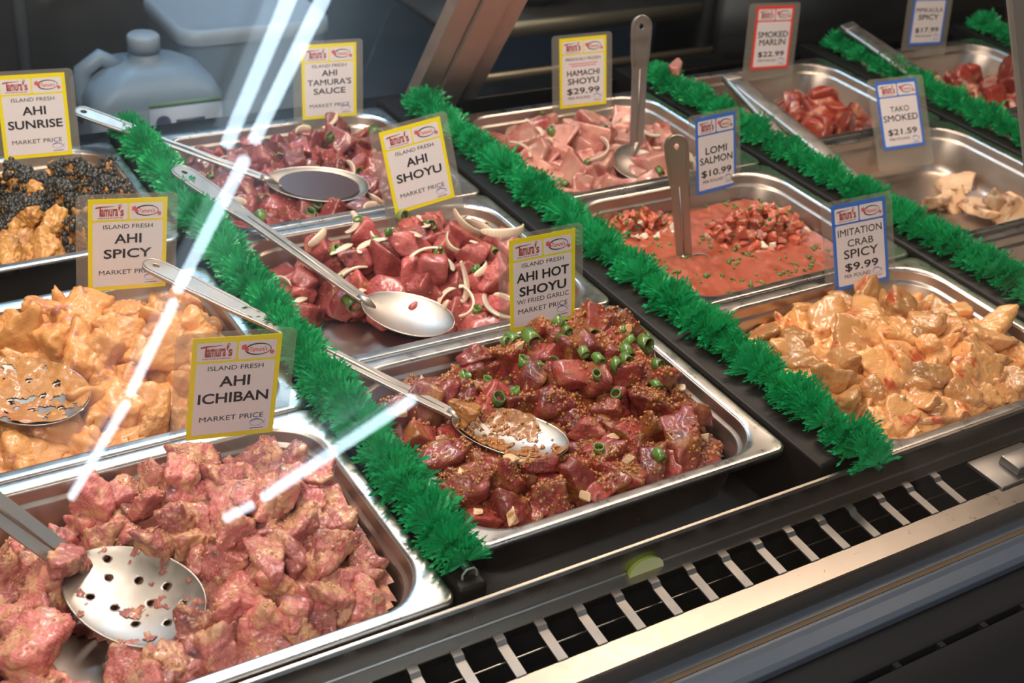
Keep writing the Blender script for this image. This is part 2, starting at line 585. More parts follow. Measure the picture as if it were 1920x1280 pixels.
# kitchen behind the case
mb = MB(); mb.box(-1.2, 3.2, 1.05, 2.2, -0.36, -0.32)
tag(mb.build('floor_back', flat('counter_dark', (0.035, 0.042, 0.05), 0.4)), kind='structure')
mb = MB(); mb.box(-1.5, 3.5, 2.25, 2.30, -1.0, 2.1)
tag(mb.build('wall_back', flat('kitchen_wall', (0.040, 0.054, 0.072), 0.6)), kind='structure')
# shop: ceiling and floor, wall behind the customer
mb = MB(); mb.box(-6, 9, -9.5, 2.3, 2.10, 2.14)
tag(mb.build('ceiling', flat('ceiling_tile', (0.62, 0.66, 0.70), 0.8)), kind='structure')
mb = MB(); mb.box(-6, 9, -9.5, 2.3, -1.04, -1.0)
tag(mb.build('floor', flat('shop_floor', (0.34, 0.29, 0.25), 0.5)), kind='structure')
mb = MB(); mb.box(-6, 9, -9.6, -9.5, -1.0, 2.1)
tag(mb.build('wall_front', flat('shop_wall', (0.55, 0.48, 0.42), 0.7)), kind='structure')

# fluorescent tubes on the shop ceiling (seen as streaks in the front glass)
M_TUBE = glow('fluorescent', (0.66, 0.85, 1.0), 17.0)
M_BATTEN = flat('batten_white', (0.7, 0.7, 0.7), 0.4)


def tube_lamp(a, b, r, label):
    a, b = Vector((*a, 1.995)), Vector((*b, 1.995))
    t = thing('fluorescent_lamp', label, 'lamp', (a + b) / 2, 'ceiling tube lamps')
    mb = MB(); mb.tube([a - (a + b) / 2, b - (a + b) / 2], r, 14)
    mb.build('lamp_tube', M_TUBE, t)
    mb = MB()
    d = (b - a).normalized()
    s = Vector((-d.y, d.x, 0)) * 0.03
    q = [(a - (a + b) / 2) - s, (a - (a + b) / 2) + s, (b - (a + b) / 2) + s, (b - (a + b) / 2) - s]
    mb.add([(p.x, p.y, 0.06) for p in q] + [(p.x, p.y, 0.10) for p in q],
           [(0, 1, 2, 3), (7, 6, 5, 4), (0, 4, 5, 1), (1, 5, 6, 2), (2, 6, 7, 3), (3, 7, 4, 0)])
    mb.build('batten', M_BATTEN, t, smooth=False)


tube_lamp((0.650, -1.55), (0.580, -2.74), 0.021, 'bright fluorescent tube nearest the case, shorter of the paired tubes in the glass reflection')
tube_lamp((0.765, -1.55), (0.670, -2.74), 0.021, 'bright fluorescent tube beside its twin at the top of the glass reflection')
tube_lamp((0.660, -2.86), (0.572, -3.75), 0.021, 'single fluorescent tube seen as a streak over the spicy ahi pan')
tube_lamp((0.572, -3.87), (0.505, -4.74), 0.021, 'single fluorescent tube seen as a streak low over the orange pan')
tube_lamp((0.497, -4.87), (0.350, -6.05), 0.022, 'farthest fluorescent tube of the long row, its streak ending at the pink pan')
tube_lamp((2.300, -5.89), (1.650, -7.15), 0.034, 'slanting fluorescent tube reflected over the front of the green garnish')
tube_lamp((1.590, -7.25), (1.440, -7.41), 0.030, 'short end tube of the slanting lamp row reflected over pink tuna')

# ------------------------------------------------------------------ pans
PD = 0.066


def rrect(x0, x1, y0, y1, r, z, seg=10):
    P = []
    for cx, cy, a0 in ((x1 - r, y1 - r, 0), (x0 + r, y1 - r, 90), (x0 + r, y0 + r, 180), (x1 - r, y0 + r, 270)):
        for k in range(seg + 1):
            a = R(a0 + 90 * k / seg)
            P.append((cx + r * math.cos(a), cy + r * math.sin(a), z))
    return P


def loft(loops, fill=False):
    n = len(loops[0])
    V = [p for L in loops for p in L]
    F = []
    for i in range(len(loops) - 1):
        for k in range(n):
            F.append((i * n + k, i * n + (k + 1) % n, (i + 1) * n + (k + 1) % n, (i + 1) * n + k))
    if fill:
        F.append(tuple((len(loops) - 1) * n + k for k in range(n)))
    return V, F


PANS = {}


def pan(key, x0, x1, y0, y1, label, z=0.0):
    cx, cy = (x0 + x1) / 2, (y0 + y1) / 2
    hx, hy = (x1 - x0) / 2, (y1 - y0) / 2
    t = thing('food_pan', label, 'pan', (cx, cy, z), 'steel food pans in the display case')

    def L(ins, r, zz):
        return rrect(-hx + ins, hx - ins, -hy + ins, hy - ins, r, zz)
    V, F = loft([L(0.0012, 0.011, -0.0075), L(0.0, 0.012, -0.0065), L(0.0, 0.012, -0.0022), L(0.0010, 0.012, -0.0006), L(0.0028, 0.012, 0.0),
                 L(0.0060, 0.018, -0.0004), L(0.0100, 0.040, -0.0006), L(0.0118, 0.044, -0.0010), L(0.0130, 0.045, -0.0024)])
    o = mesh('rim', V, F, M_RIM, t)
    V, F = loft([L(0.0130, 0.045, -0.0024), L(0.0136, 0.045, -0.0045), L(0.0146, 0.045, -0.0125), L(0.0150, 0.045, -0.0138), L(0.0178, 0.043, -0.0150), L(0.0186, 0.043, -0.0165),
                 L(0.0225, 0.040, -0.0480), L(0.0245, 0.038, -0.0560), L(0.0290, 0.034, -0.0615), L(0.0360, 0.028, -0.0640), L(0.0450, 0.022, -0.0645)], True)
    b = mesh('basin', V, F, M_PAN, t)
    s = b.modifiers.new('gauge', 'SOLIDIFY')
    s.thickness = 0.0009
    s.offset = -1
    PANS[key] = (x0, x1, y0, y1)
    return t


pan('A1', -0.679, -0.354, -0.0405, 0.222, 'steel pan at the front left corner, heaped with pink tuna cubes in pasty sauce')
pan('A2', -0.679, -0.354, 0.2245, 0.492, 'steel pan of orange-coated spicy tuna, between the pink tuna and the nori-topped tuna')
pan('A3', -0.679, -0.354, 0.552, 0.815, 'steel pan at the back left, of orange tuna under black nori flakes')
pan('B1', -0.325, 0.0, -0.001, 0.2665, 'front steel pan heaped with dark red tuna, scallions and fried garlic')
pan('B2', -0.325, 0.0, 0.2690, 0.5355, 'steel pan of pinkish tuna cubes with white onion slices')
pan('B3', -0.325, 0.0, 0.5380, 0.812, 'steel pan of dark tuna cubes at the back, before the white jugs')
pan('C1', 0.065, 0.390, -0.0470, 0.2215, 'front steel pan of creamy imitation crab')
pan('C2', 0.065, 0.390, 0.2250, 0.4845, 'steel pan of red diced salmon and tomato in liquid')
pan('C3', 0.065, 0.390, 0.4880, 0.7520, 'steel pan of pink yellowtail cubes below the leaning steel post')
pan('D1', 0.433, 0.758, -0.0350, 0.2280, 'steel pan cut off at the right edge, in front of the octopus pan')
pan('D2', 0.433, 0.758, 0.2310, 0.5130, 'nearly empty steel pan with a few octopus slices')
pan('D3', 0.433, 0.758, 0.5160, 0.7780, 'steel pan with a small pile of red smoked marlin')
pan('E2', 0.790, 1.117, 0.2350, 0.5000, 'steel pan at the right edge in front of the pipikaula pan')
pan('E3', 0.790, 1.117, 0.5030, 0.7700, 'steel pan at the back right corner behind green garnish')


# ------------------------------------------------------------------ green garnish strips
def leaf_fan(rng, Rr, V, F, y, lean, cx=0.0, cz=0.006):
    """one ruffled, fringed fan of parsley leaf, standing across the strip"""
    n = 30
    span = R(rng.uniform(205, 245))
    a0 = -span / 2 + R(rng.uniform(-14, 14))
    ph = rng.uniform(0, 6.28)
    k = rng.choice([5, 6, 7])
    amp = rng.uniform(0.0025, 0.0048)
    tw = rng.uniform(-0.45, 0.45)
    base = len(V)

    def P(a, r):
        t = r / Rr
        off = amp * t * t * math.sin(k * a + ph) + lean * r * 0.8 + 0.35 * tw * r * math.sin(a)
        off += 0.0012 * t * math.sin(23 * a + ph * 2)
        droop = 1.0 - 0.10 * t * abs(math.sin(a))
        return (cx + r * math.sin(a), y + off, cz + max(-0.004, r * math.cos(a) * droop + 0.006 * t * 0))
    da = span / n
    lob = [Rr * (0.90 + 0.16 * math.sin(2.3 * i + ph) * 0.6 + rng.uniform(-0.10, 0.10)) for i in range(n)]
    # inner sheet
    ring = []
    for j, rr in enumerate((0.10, 0.36, 0.58)):
        row = []
        for i in range(n + 1):
            V.append(P(a0 + da * i, Rr * rr))
            row.append(len(V) - 1)
        ring.append(row)
    for j in range(2):
        for i in range(n):
            F.append((ring[j][i], ring[j][i + 1], ring[j + 1][i + 1], ring[j + 1][i]))
    for i in range(n):
        a = a0 + da * (i + 0.5)
        T = lob[i]
        w = da * 0.5
        ids = []
        for r, q in ((0.70, -0.95), (0.76, -0.40), (0.87, -0.80), (0.91, -0.22), (1.0, 0.0), (0.91, 0.22), (0.87, 0.80), (0.76, 0.40), (0.70, 0.95)):
            V.append(P(a + w * q * 1.15, T * r if r > 0.72 else Rr * 0.58 + (T - Rr * 0.58) * 0.28))
            ids.append(len(V) - 1)
        F.append((ring[2][i], ids[0], ids[1]))
        F.append((ring[2][i], ids[1], ids[7], ring[2][i + 1]))
        F.append((ring[2][i + 1], ids[7], ids[8]))
        F.append((ids[1], ids[2], ids[3]))
        F.append((ids[7], ids[5], ids[6]))
        F.append((ids[1], ids[3], ids[5], ids[7]))
        F.append((ids[3], ids[4], ids[5]))


def garnish_mesh(length, seed, step=0.0042):
    rng = random.Random(seed)
    V, F = [], []
    y = 0.004
    while y < length:
        big = 0.5 + 0.5 * math.sin(y * 95 + seed)
        Rr = rng.uniform(0.019, 0.025) + 0.0075 * big * big + (0.006 if rng.random() < 0.10 else 0)
        leaf_fan(rng, Rr, V, F, y, rng.uniform(-0.55, 0.40), rng.uniform(-0.003, 0.003), rng.uniform(0.004, 0.010))
        y += step * rng.uniform(0.6, 1.4)
    return mdata('foliage', V, F, M_LEAF, smooth=False)


GAR = []


def garnish(x0, y0, x1, y1, z, seed, label):
    d = Vector((x1 - x0, y1 - y0, 0))
    L = d.length
    mw = Matrix.Translation((x0, y0, z)) @ Matrix.Rotation(math.atan2(-d.x, d.y), 4, 'Z')
    t = thing('garnish_strip', label, 'garnish', group='green plastic garnish strips', mat=mw)
    o = bpy.data.objects.new('foliage', garnish_mesh(L, seed))
    link(o, t)
    mb = MB(); mb.tube([(0, 0, 0.0045), (0, L, 0.0045)], 0.0032, 8)
    mb.build('stem', M_STEM, t)
    GAR.append(t)
    return t


ZG = 0.0035
g1 = garnish(-0.338, -0.022, -0.330, 0.818, ZG, 3, 'green plastic parsley strip between the pink tuna pans and the dark red tuna pans')
garnish(0.044, -0.066, 0.043, 0.800, ZG, 11, 'green plastic parsley strip beside the creamy crab pan, running back to the steel post')
garnish(0.432, -0.020, 0.418, 0.780, ZG, 17, 'green plastic parsley strip with tongs on it, left of the octopus pan')
garnish(0.790, 0.300, 0.806, 0.800, ZG, 23, 'green plastic parsley strip behind the octopus card, left of the pipikaula pan')
garnish(1.150, 0.560, 1.150, 0.800, ZG, 31, 'small green parsley tuft at the upper right corner beside the glass joint')
# clear end loop of the first strip
mb = MB()
q = [(-0.006, -0.004, -0.012), (-0.006, -0.004, 0.004), (-0.003, -0.004, 0.008), (0.003, -0.004, 0.008), (0.006, -0.004, 0.004), (0.006, -0.004, -0.009), (0.003, -0.004, -0.012)]
mb.tube(q, 0.0009, 8, closed=True)
mb.build('end_loop', flat('clear_plastic', (0.55, 0.58, 0.55), 0.2, Transmission_Weight=0.5), g1)


# ------------------------------------------------------------------ price cards
def text_geo(body, bold=0.0, shear=0.0):
    cu = bpy.data.curves.new('t', 'FONT')
    cu.body = body
    cu.size = 1.0
    cu.offset = bold
    cu.shear = shear
    cu.resolution_u = 3
    cu.align_x = 'CENTER'
    o = bpy.data.objects.new('t', cu)
    COL.objects.link(o)
    bpy.context.view_layer.update()
    me = o.to_mesh()
    V = np.array([tuple(v.co) for v in me.vertices], float)
    F = [tuple(p.vertices) for p in me.polygons]
    o.to_mesh_clear()
    bpy.data.objects.remove(o)
    bpy.data.curves.remove(cu)
    return V, F


_TC = {}


def text_fit(body, cx, v0, width, height, depth, bold=0.0, shear=0.0):
    """text fitted into a box, on the card face (x across, z up, faces -y)"""
    heavy = bold if ('M' in body or '$' in body) else 0.0
    if heavy:
        bold = 0.0
    k = (body, bold, shear)
    if k not in _TC:
        _TC[k] = text_geo(body, bold, shear)
    V, F = _TC[k]
    lo, hi = V.min(0), V.max(0)
    s = np.array([width / (hi[0] - lo[0]), height / (hi[1] - lo[1])])
    P = [((x - (lo[0] + hi[0]) / 2) * s[0] + cx, -depth, (y - lo[1]) * s[1] + v0) for x, y, _ in V]
    if heavy:                       # heavier strokes: the same outlines set again slightly aside
        n, e = len(P), heavy * s[1] * 0.9
        Q, G = [], []
        for q, (ax, az) in enumerate(((-e, 0), (e, 0), (0, e * 0.6), (0, -e * 0.6))):
            Q += [(x + ax, y - 0.00002 * q, z + az) for x, y, z in P]
            G += [tuple(i + n * q for i in f) for f in F]
        return Q, G
    return P, F


CW, CH = 0.075, 0.095


def rpoly(x0, x1, z0, z1, r, y, seg=4):
    return [(px, y, pz) for px, pz, _ in rrect(x0, x1, z0, z1, r, 0, seg)]


def flower(mb, cx, cz, r, y):
    pts = []
    for k in range(40):
        a = 2 * math.pi * k / 40
        rr = r * (0.62 + 0.38 * abs(math.cos(2.5 * a)))
        pts.append((cx + rr * math.cos(a), y, cz + rr * math.sin(a)))
    mb.add([(cx, y, cz)] + pts, [(0, 1 + k, 1 + (k + 1) % 40) for k in range(40)])


def stroke(mb, pts, w, y):
    n = len(pts)
    V, F = [], []
    for i, (px, pz) in enumerate(pts):
        a, b = pts[max(0, i - 1)], pts[min(n - 1, i + 1)]
        dx, dz = b[0] - a[0], b[1] - a[1]
        L = math.hypot(dx, dz) or 1
        ww = w[i] if isinstance(w, list) else w
        nx, nz = -dz / L * ww / 2, dx / L * ww / 2
        V += [(px + nx, y, pz + nz), (px - nx, y, pz - nz)]
    for i in range(n - 1):
        F.append((2 * i, 2 * i + 1, 2 * i + 3, 2 * i + 2))
    mb.add(V, F)


SHIFT = {'SUNRISE': 0.010, 'SPICY\n': 0.021, 'ICHIBAN': 0.026, 'SAUCE': 0.019, 'HOT': 0.026, 'AHI SHOYU': 0.016, 'HAMACHI': 0.016, 'MARLIN': 0.014, 'LOMI': 0.021, 'TAKO': 0.016, 'CRAB': 0.021, 'PIPIKAULA': 0.018, 'AHI SPICY': 0.021}


def sign(P, border, lines, label, fish=(0.060, 0.0115), tail=0.022, side=(0.0115, 0.0095), red=False):
    x, y, z, yaw, tilt, roll = P
    d = max([v for k, v in SHIFT.items() if k in label] or [0.0])
    p0 = Vector((x, y, z))
    s_ = 1 - d / (CAM - p0).length
    x, y, z = CAM + (p0 - CAM) * s_
    mw = Matrix.Translation((x, y, z)) @ Matrix.Rotation(yaw, 4, 'Z') @ Matrix.Rotation(-tilt, 4, 'X') @ Matrix.Rotation(roll, 4, 'Y') @ Matrix.Scale(s_, 4) @ Matrix.Translation((-CW / 2, 0, 0))
    t = thing('price_card', label, 'sign', group='laminated price cards', mat=mw)
    # card
    a = [(0, -0.0002, 0), (CW, -0.0002, 0), (CW, -0.0002, CH), (0, -0.0002, CH)]
    b = [(p[0], 0.0002, p[2]) for p in a]
    cd = mesh('card', a + b, [(0, 1, 2, 3), (7, 6, 5, 4), (0, 4, 5, 1), (1, 5, 6, 2), (2, 6, 7, 3), (3, 7, 4, 0)], border, t, smooth=False)
    bd = 0.0042
    for x0, x1, z0, z1 in ((bd, CW - bd, bd, 0.0715), (bd, 0.0368, 0.0735, CH - bd - 0.0005), (0.0385, CW - bd, 0.0735, CH - bd - 0.0005)):
        q = rpoly(x0, x1, z0, z1, 0.0018, -0.00035)
        mesh('white_panel', q, [tuple(range(len(q)))], M_WHITE, cd, smooth=False)
    # lettering
    mb = MB()
    for body, cx, v0, w, h, bold in lines:
        mb.add(*text_fit(body, cx, v0, w, h, 0.0005, bold))
    mb.build('lettering', M_INK, cd, smooth=False)
    if red:
        mb = MB()
        for v, w in ((0.0590, 0.046), (0.0560, 0.038)):
            k = 0
            while k < w / 0.0022:
                mb.add([(CW / 2 - w / 2 + k * 0.0022, -0.0005, v), (CW / 2 - w / 2 + k * 0.0022 + 0.0017, -0.0005, v), (CW / 2 - w / 2 + k * 0.0022 + 0.0017, -0.0005, v + 0.0012), (CW / 2 - w / 2 + k * 0.0022, -0.0005, v + 0.0012)], [(0, 1, 2, 3)])
                k += 1
        mb.build('red_print', M_PINK, cd, smooth=False)
    # tall narrow shop name
    mb = MB()
    mb.add(*text_fit('amura', 0.0200, 0.0772, 0.0158, 0.0078, 0.0005, 0.030))
    mb.add(*text_fit("'s", 0.0308, 0.0772, 0.0052, 0.0098, 0.0005, 0.030))
    mb.add([(0.0105, -0.0005, 0.0775), (0.0123, -0.0005, 0.0775), (0.0121, -0.0005, 0.0868), (0.0107, -0.0005, 0.0868)], [(0, 1, 2, 3)])
    stroke(mb, [(0.0068, 0.0862), (0.012, 0.0872), (0.018, 0.0872), (0.0245, 0.0878)], [0.0016, 0.0013, 0.0009, 0.0004], -0.0005)
    stroke(mb, [(0.0285, 0.0882), (0.030, 0.0895), (0.0315, 0.0882), (0.030, 0.0870), (0.0285, 0.0882)], 0.0006, -0.0005)
    stroke(mb, [(0.030, 0.0872), (0.030, 0.0848)], 0.0005, -0.0005)
    mb.add(*text_fit('FINE WINE & LIQUORS', 0.0205, 0.0749, 0.0235, 0.0014, 0.0005, 0.02))
    mb.build('shop_name', M_LOGO, cd, smooth=False)
    # oval emblem with two flowers
    mb = MB()
    pts = []
    for k in range(37):
        q = 2 * math.pi * k / 36 + 0.6
        pts.append((0.0553 + 0.0108 * math.cos(q), 0.0822 + 0.0051 * math.sin(q)))
    stroke(mb, pts, [0.0005 + 0.0008 * (0.5 + 0.5 * math.sin(2 * math.pi * k / 36 - 0.8)) for k in range(37)], -0.00055)
    mb.build('emblem_oval', M_INK, cd, smooth=False)
    mb = MB()
    mb.add(*text_fit("Tamura's", 0.0553, 0.0800, 0.0152, 0.0044, 0.0005, 0.018))
    flower(mb, 0.0432, 0.0846, 0.0028, -0.0006)
    flower(mb, 0.0458, 0.0818, 0.0018, -0.0006)
    flower(mb, 0.0672, 0.0788, 0.0022, -0.0006)
    mb.build('emblem_flowers', M_PINK, cd, smooth=False)
    # small fish mark
    fx, fz = fish
    mb = MB()
    stroke(mb, [(fx - 0.0065, fz + 0.0005), (fx - 0.005, fz + 0.0025), (fx - 0.001, fz + 0.0036), (fx + 0.003, fz + 0.0026), (fx + 0.0055, fz + 0.0002), (fx + 0.0068, fz - 0.0018)], [0.0003, 0.0011, 0.0013, 0.0008, 0.0005, 0.0003], -0.0005)
    stroke(mb, [(fx - 0.0065, fz + 0.0005), (fx - 0.005, fz - 0.002), (fx - 0.001, fz - 0.0030), (fx + 0.003, fz - 0.0022), (fx + 0.0055, fz + 0.0002), (fx + 0.0072, fz + 0.0026)], 0.00035, -0.0005)
    mb.build('fish_mark', M_FISHINK, cd, smooth=False)
    mb = MB(); stroke(mb, [(fx - 0.006, fz - 0.0052), (fx + 0.006, fz - 0.0052)], 0.0006, -0.0005)
    mb.build('fine_print', M_INK, cd, smooth=False)
    # laminate film, larger than the card
    q = rpoly(-side[0], CW + side[1], -tail, CH + 0.0045, 0.0055, 0.0003)
    q2 = [(p[0], 0.0011, p[2]) for p in q]
    n = len(q)
    mesh('laminate', q + q2, [tuple(range(n)), tuple(range(n, 2 * n))[::-1]] + [(i, n + i, n + (i + 1) % n, (i + 1) % n) for i in range(n)], M_LAM, t, smooth=False)
    return t


C = CW / 2


def market(big, sub=None):
    L = [('ISLAND FRESH', C, 0.0645, 0.047, 0.0042, 0.0)]
    if len(big) == 2:
        L += [(big[0][0], C, 0.0490, big[0][1], 0.0098, 0.022), (big[1][0], C, 0.0335, big[1][1], 0.0098, 0.022), ('MARKET PRICE', C, 0.0165, 0.055, 0.0048, 0.0)]
    return L


NP = 'yellow-bordered price card'
sign((-0.439, 0.806, -0.005, -0.029, 0.209, 0.037), M_YEL, market([('AHI', 0.026), ('SUNRISE', 0.060)]), 'laminated yellow-bordered price card reading AHI SUNRISE')
sign((-0.433, 0.492, -0.012, -0.063, 0.080, 0.094), M_YEL, market([('AHI', 0.026), ('SPICY', 0.046)]), 'laminated yellow-bordered price card reading AHI SPICY', tail=0.026, side=(0.011, 0.010))
sign((-0.427, 0.227, -0.014, -0.069, 0.068, 0.122), M_YEL, market([('AHI', 0.026), ('ICHIBAN', 0.060)]), 'laminated yellow-bordered price card reading AHI ICHIBAN', tail=0.024, side=(0.0135, 0.0125))
sign((-0.072, 0.811, -0.007, -0.022, 0.160, 0.034), M_YEL,
     [('ISLAND FRESH', C, 0.0655, 0.047, 0.0040, 0.0), ('AHI', C, 0.0545, 0.021, 0.0076, 0.018), ('TAMURA\'S', C, 0.0430, 0.060, 0.0076, 0.018), ('SAUCE', C, 0.0315, 0.044, 0.0076, 0.018), ('MARKET PRICE', C, 0.0145, 0.055, 0.0046, 0.0)],
     'laminated yellow-bordered price card with three-line dish name ending SAUCE')
sign((-0.079, 0.533, -0.002, -0.074, 0.271, -0.150), M_YEL, market([('AHI', 0.026), ('SHOYU', 0.056)]), 'tilted yellow-bordered price card reading AHI SHOYU')
sign((-0.085, 0.270, -0.010, -0.026, 0.206, -0.006), M_YEL,
     [('ISLAND FRESH', C, 0.0650, 0.048, 0.0042, 0.0), ('AHI HOT', C, 0.0500, 0.060, 0.0098, 0.026), ('SHOYU', C, 0.0355, 0.054, 0.0098, 0.026), ('W/ FRIED GARLIC', C, 0.0275, 0.060, 0.0048, 0.0), ('MARKET PRICE', C, 0.0175, 0.057, 0.0050, 0.0)],
     'yellow-bordered price card reading AHI HOT SHOYU with fried garlic', fish=(0.060, 0.0135))
sign((0.283, 0.746, -0.011, -0.064, 0.239, -0.007), M_YEL,
     [('PREVIOUSLY FROZEN', C, 0.0640, 0.056, 0.0038, 0.0), ('HAMACHI', C, 0.0430, 0.052, 0.0078, 0.018), ('SHOYU', C, 0.0315, 0.050, 0.0084, 0.018), ('$29.99', C, 0.0170, 0.052, 0.0092, 0.030), ('PER POUND', 0.031, 0.0110, 0.036, 0.0036, 0.0)],
     'small yellow-bordered price card reading HAMACHI SHOYU $29.99', fish=(0.060, 0.0125), red=True)
sign((0.647, 0.772, -0.006, -0.022, 0.184, 0.047), M_RED,
     [('SMOKED', C, 0.0480, 0.060, 0.0090, 0.020), ('MARLIN', C, 0.0365, 0.052, 0.0090, 0.020), ('$22.99', C, 0.0180, 0.052, 0.0088, 0.030), ('PER POUND', 0.031, 0.0115, 0.036, 0.0036, 0.0)],
     'red-bordered price card reading SMOKED MARLIN $22.99', fish=(0.060, 0.0125), tail=0.026, side=(0.014, 0.012))
sign((0.309, 0.478, -0.022, 0.169, 0.294, 0.045), M_BLU,
     [('LOMI', C, 0.0480, 0.040, 0.0086, 0.018), ('SALMON', C, 0.0360, 0.061, 0.0086, 0.018), ('$10.99', C, 0.0190, 0.056, 0.0092, 0.030), ('PER POUND', 0.031, 0.0120, 0.038, 0.0038, 0.0)],
     'blue-bordered price card reading LOMI SALMON $10.99', fish=(0.060, 0.0135))
sign((0.664, 0.495, -0.023, -0.096, 0.552, -0.012), M_BLU,
     [('TAKO', C, 0.0510, 0.034, 0.0078, 0.004), ('SMOKED', C, 0.0380, 0.062, 0.0090, 0.010), ('$21.59', C, 0.0180, 0.052, 0.0092, 0.030), ('PER POUND', 0.031, 0.0115, 0.036, 0.0036, 0.0)],
     'blue-bordered price card reading TAKO SMOKED $21.59', tail=0.028, side=(0.013, 0.013))
sign((0.305, 0.214, -0.018, -0.105, 0.398, -0.043), M_BLU,
     [('IMITATION', C, 0.0590, 0.061, 0.0078, 0.004), ('CRAB', C, 0.0465, 0.036, 0.0078, 0.004), ('SPICY', C, 0.0335, 0.048, 0.0098, 0.010), ('$9.99', C, 0.0185, 0.046, 0.0096, 0.030), ('PER POUND', 0.031, 0.0120, 0.036, 0.0040, 0.0)],
     'blue-bordered price card reading IMITATION CRAB SPICY $9.99', fish=(0.059, 0.0140), tail=0.028, side=(0.013, 0.010))
sign((0.985, 0.768, 0.000, -0.060, 0.200, 0.040), M_BLU,
     [('PIPIKAULA', C, 0.0530, 0.060, 0.0072, 0.004), ('SPICY', C, 0.0410, 0.046, 0.0086, 0.018), ('$17.99', C, 0.0195, 0.052, 0.0088, 0.030), ('PER POUND', 0.031, 0.0130, 0.036, 0.0036, 0.0)],
     'blue-bordered price card reading PIPIKAULA SPICY $17.99', fish=(0.060, 0.0135), tail=0.024, side=(0.013, 0.012))


# ------------------------------------------------------------------ spoons and tongs
def frame(a, b, up):
    """matrix with +X from a to b, Z near up, origin a"""
    x = (b - a).normalized()
    yv = Vector(up).cross(x).normalized()
    zv = x.cross(yv)
    mm = Matrix.Identity(4)
    for i in range(3):
        mm[i][0], mm[i][1], mm[i][2], mm[i][3] = x[i], yv[i], zv[i], a[i]
    return mm


def bowl_geo(L, Wd, depth, holes=(), nx=84, ny=60, flare=1.0):
    """oval dish from x=0 (neck) to x=L, rim at z=0"""
    hx, hy = L / nx, Wd / ny
    V, idx = [], {}
    for i in range(nx + 1):
        u = -1 + 2 * i / nx
        hw = math.sqrt(max(0.0, 1 - abs(u) ** 2.1)) * Wd / 2 * (1.0 + 0.08 * u)
        for j in range(ny + 1):
            v = -1 + 2 * j / ny
            x = (u + 1) / 2 * L
            y = v * hw
            rr = min(1.0, max(abs(u) ** 2 + (v * (1 - abs(u) ** 2.1) ** 0.5) ** 2, 0))
            z = -depth * (1 - rr) ** 0.8
            V.append([x, y, z])
    for (hx0, hy0, hr) in holes:
        for p in V:
            dx, dy = p[0] - hx0, p[1] - hy0
            d = math.hypot(dx, dy)
            if 1e-6 < d and abs(d - hr) < 0.0009:
                p[0], p[1] = hx0 + dx / d * hr, hy0 + dy / d * hr
    F = []
    n = ny + 1
    for i in range(nx):
        for j in range(ny):
            q = (i * n + j, i * n + j + 1, (i + 1) * n + j + 1, (i + 1) * n + j)
            cx = sum(V[k][0] for k in q) / 4
            cy = sum(V[k][1] for k in q) / 4
            if any(math.hypot(cx - a, cy - b) < r for a, b, r in holes):
                continue
            F.append(q[::-1])
    return V, F


def plate_with_hole(L, w0, w1, wneck, hole_r, th=0.0011, bev=0.0005):
    """flat handle lying along +X: from neck (x=0, width wneck) to rounded head (x=L); returns verts, faces"""
    cu = bpy.data.curves.new('h', 'CURVE')
    cu.dimensions = '2D'
    cu.fill_mode = 'BOTH'
    cu.extrude = th
    cu.bevel_depth = bev
    cu.bevel_resolution = 1
    out = []
    N = 40
    ctl = [(0, wneck), (0.10, w0), (0.55, w0 * 1.06), (0.74, w1 * 0.92), (0.88, w1), (1.0, w1)]

    def wid(t):
        for (a, wa), (b, wb) in zip(ctl, ctl[1:]):
            if a <= t <= b:
                s = (t - a) / (b - a)
                s = s * s * (3 - 2 * s)
                return wa + (wb - wa) * s
        return w1
    r = w1 / 2
    side = [((L - r) * k / N, wid((L - r) / L * k / N) / 2) for k in range(N + 1)]
    out += side
    for k in range(1, 12):
        a = R(90 - 180 * k / 12)
        out.append((L - r + r * math.cos(a), r * math.sin(a)))
    out += [(x, -y) for x, y in side[::-1]]
    sp = cu.splines.new('POLY')
    sp.points.add(len(out) - 1)
    for p, (x, y) in zip(sp.points, out):
        p.co = (x, y, 0, 1)
    sp.use_cyclic_u = True
    if hole_r:
        sp = cu.splines.new('POLY')
        sp.points.add(19)
        for k, p in enumerate(sp.points):
            a = 2 * math.pi * k / 20
            p.co = (L - r * 1.05 + hole_r * 1.25 * math.cos(a), hole_r * math.sin(a), 0, 1)
        sp.use_cyclic_u = True
    o = bpy.data.objects.new('h', cu)
    COL.objects.link(o)
    bpy.context.view_layer.update()
    me = o.to_mesh()
    V = [tuple(v.co) for v in me.vertices]
    F = [tuple(p.vertices) for p in me.polygons]
    o.to_mesh_clear()
    bpy.data.objects.remove(o)
    bpy.data.curves.remove(cu)
    return V, F, out


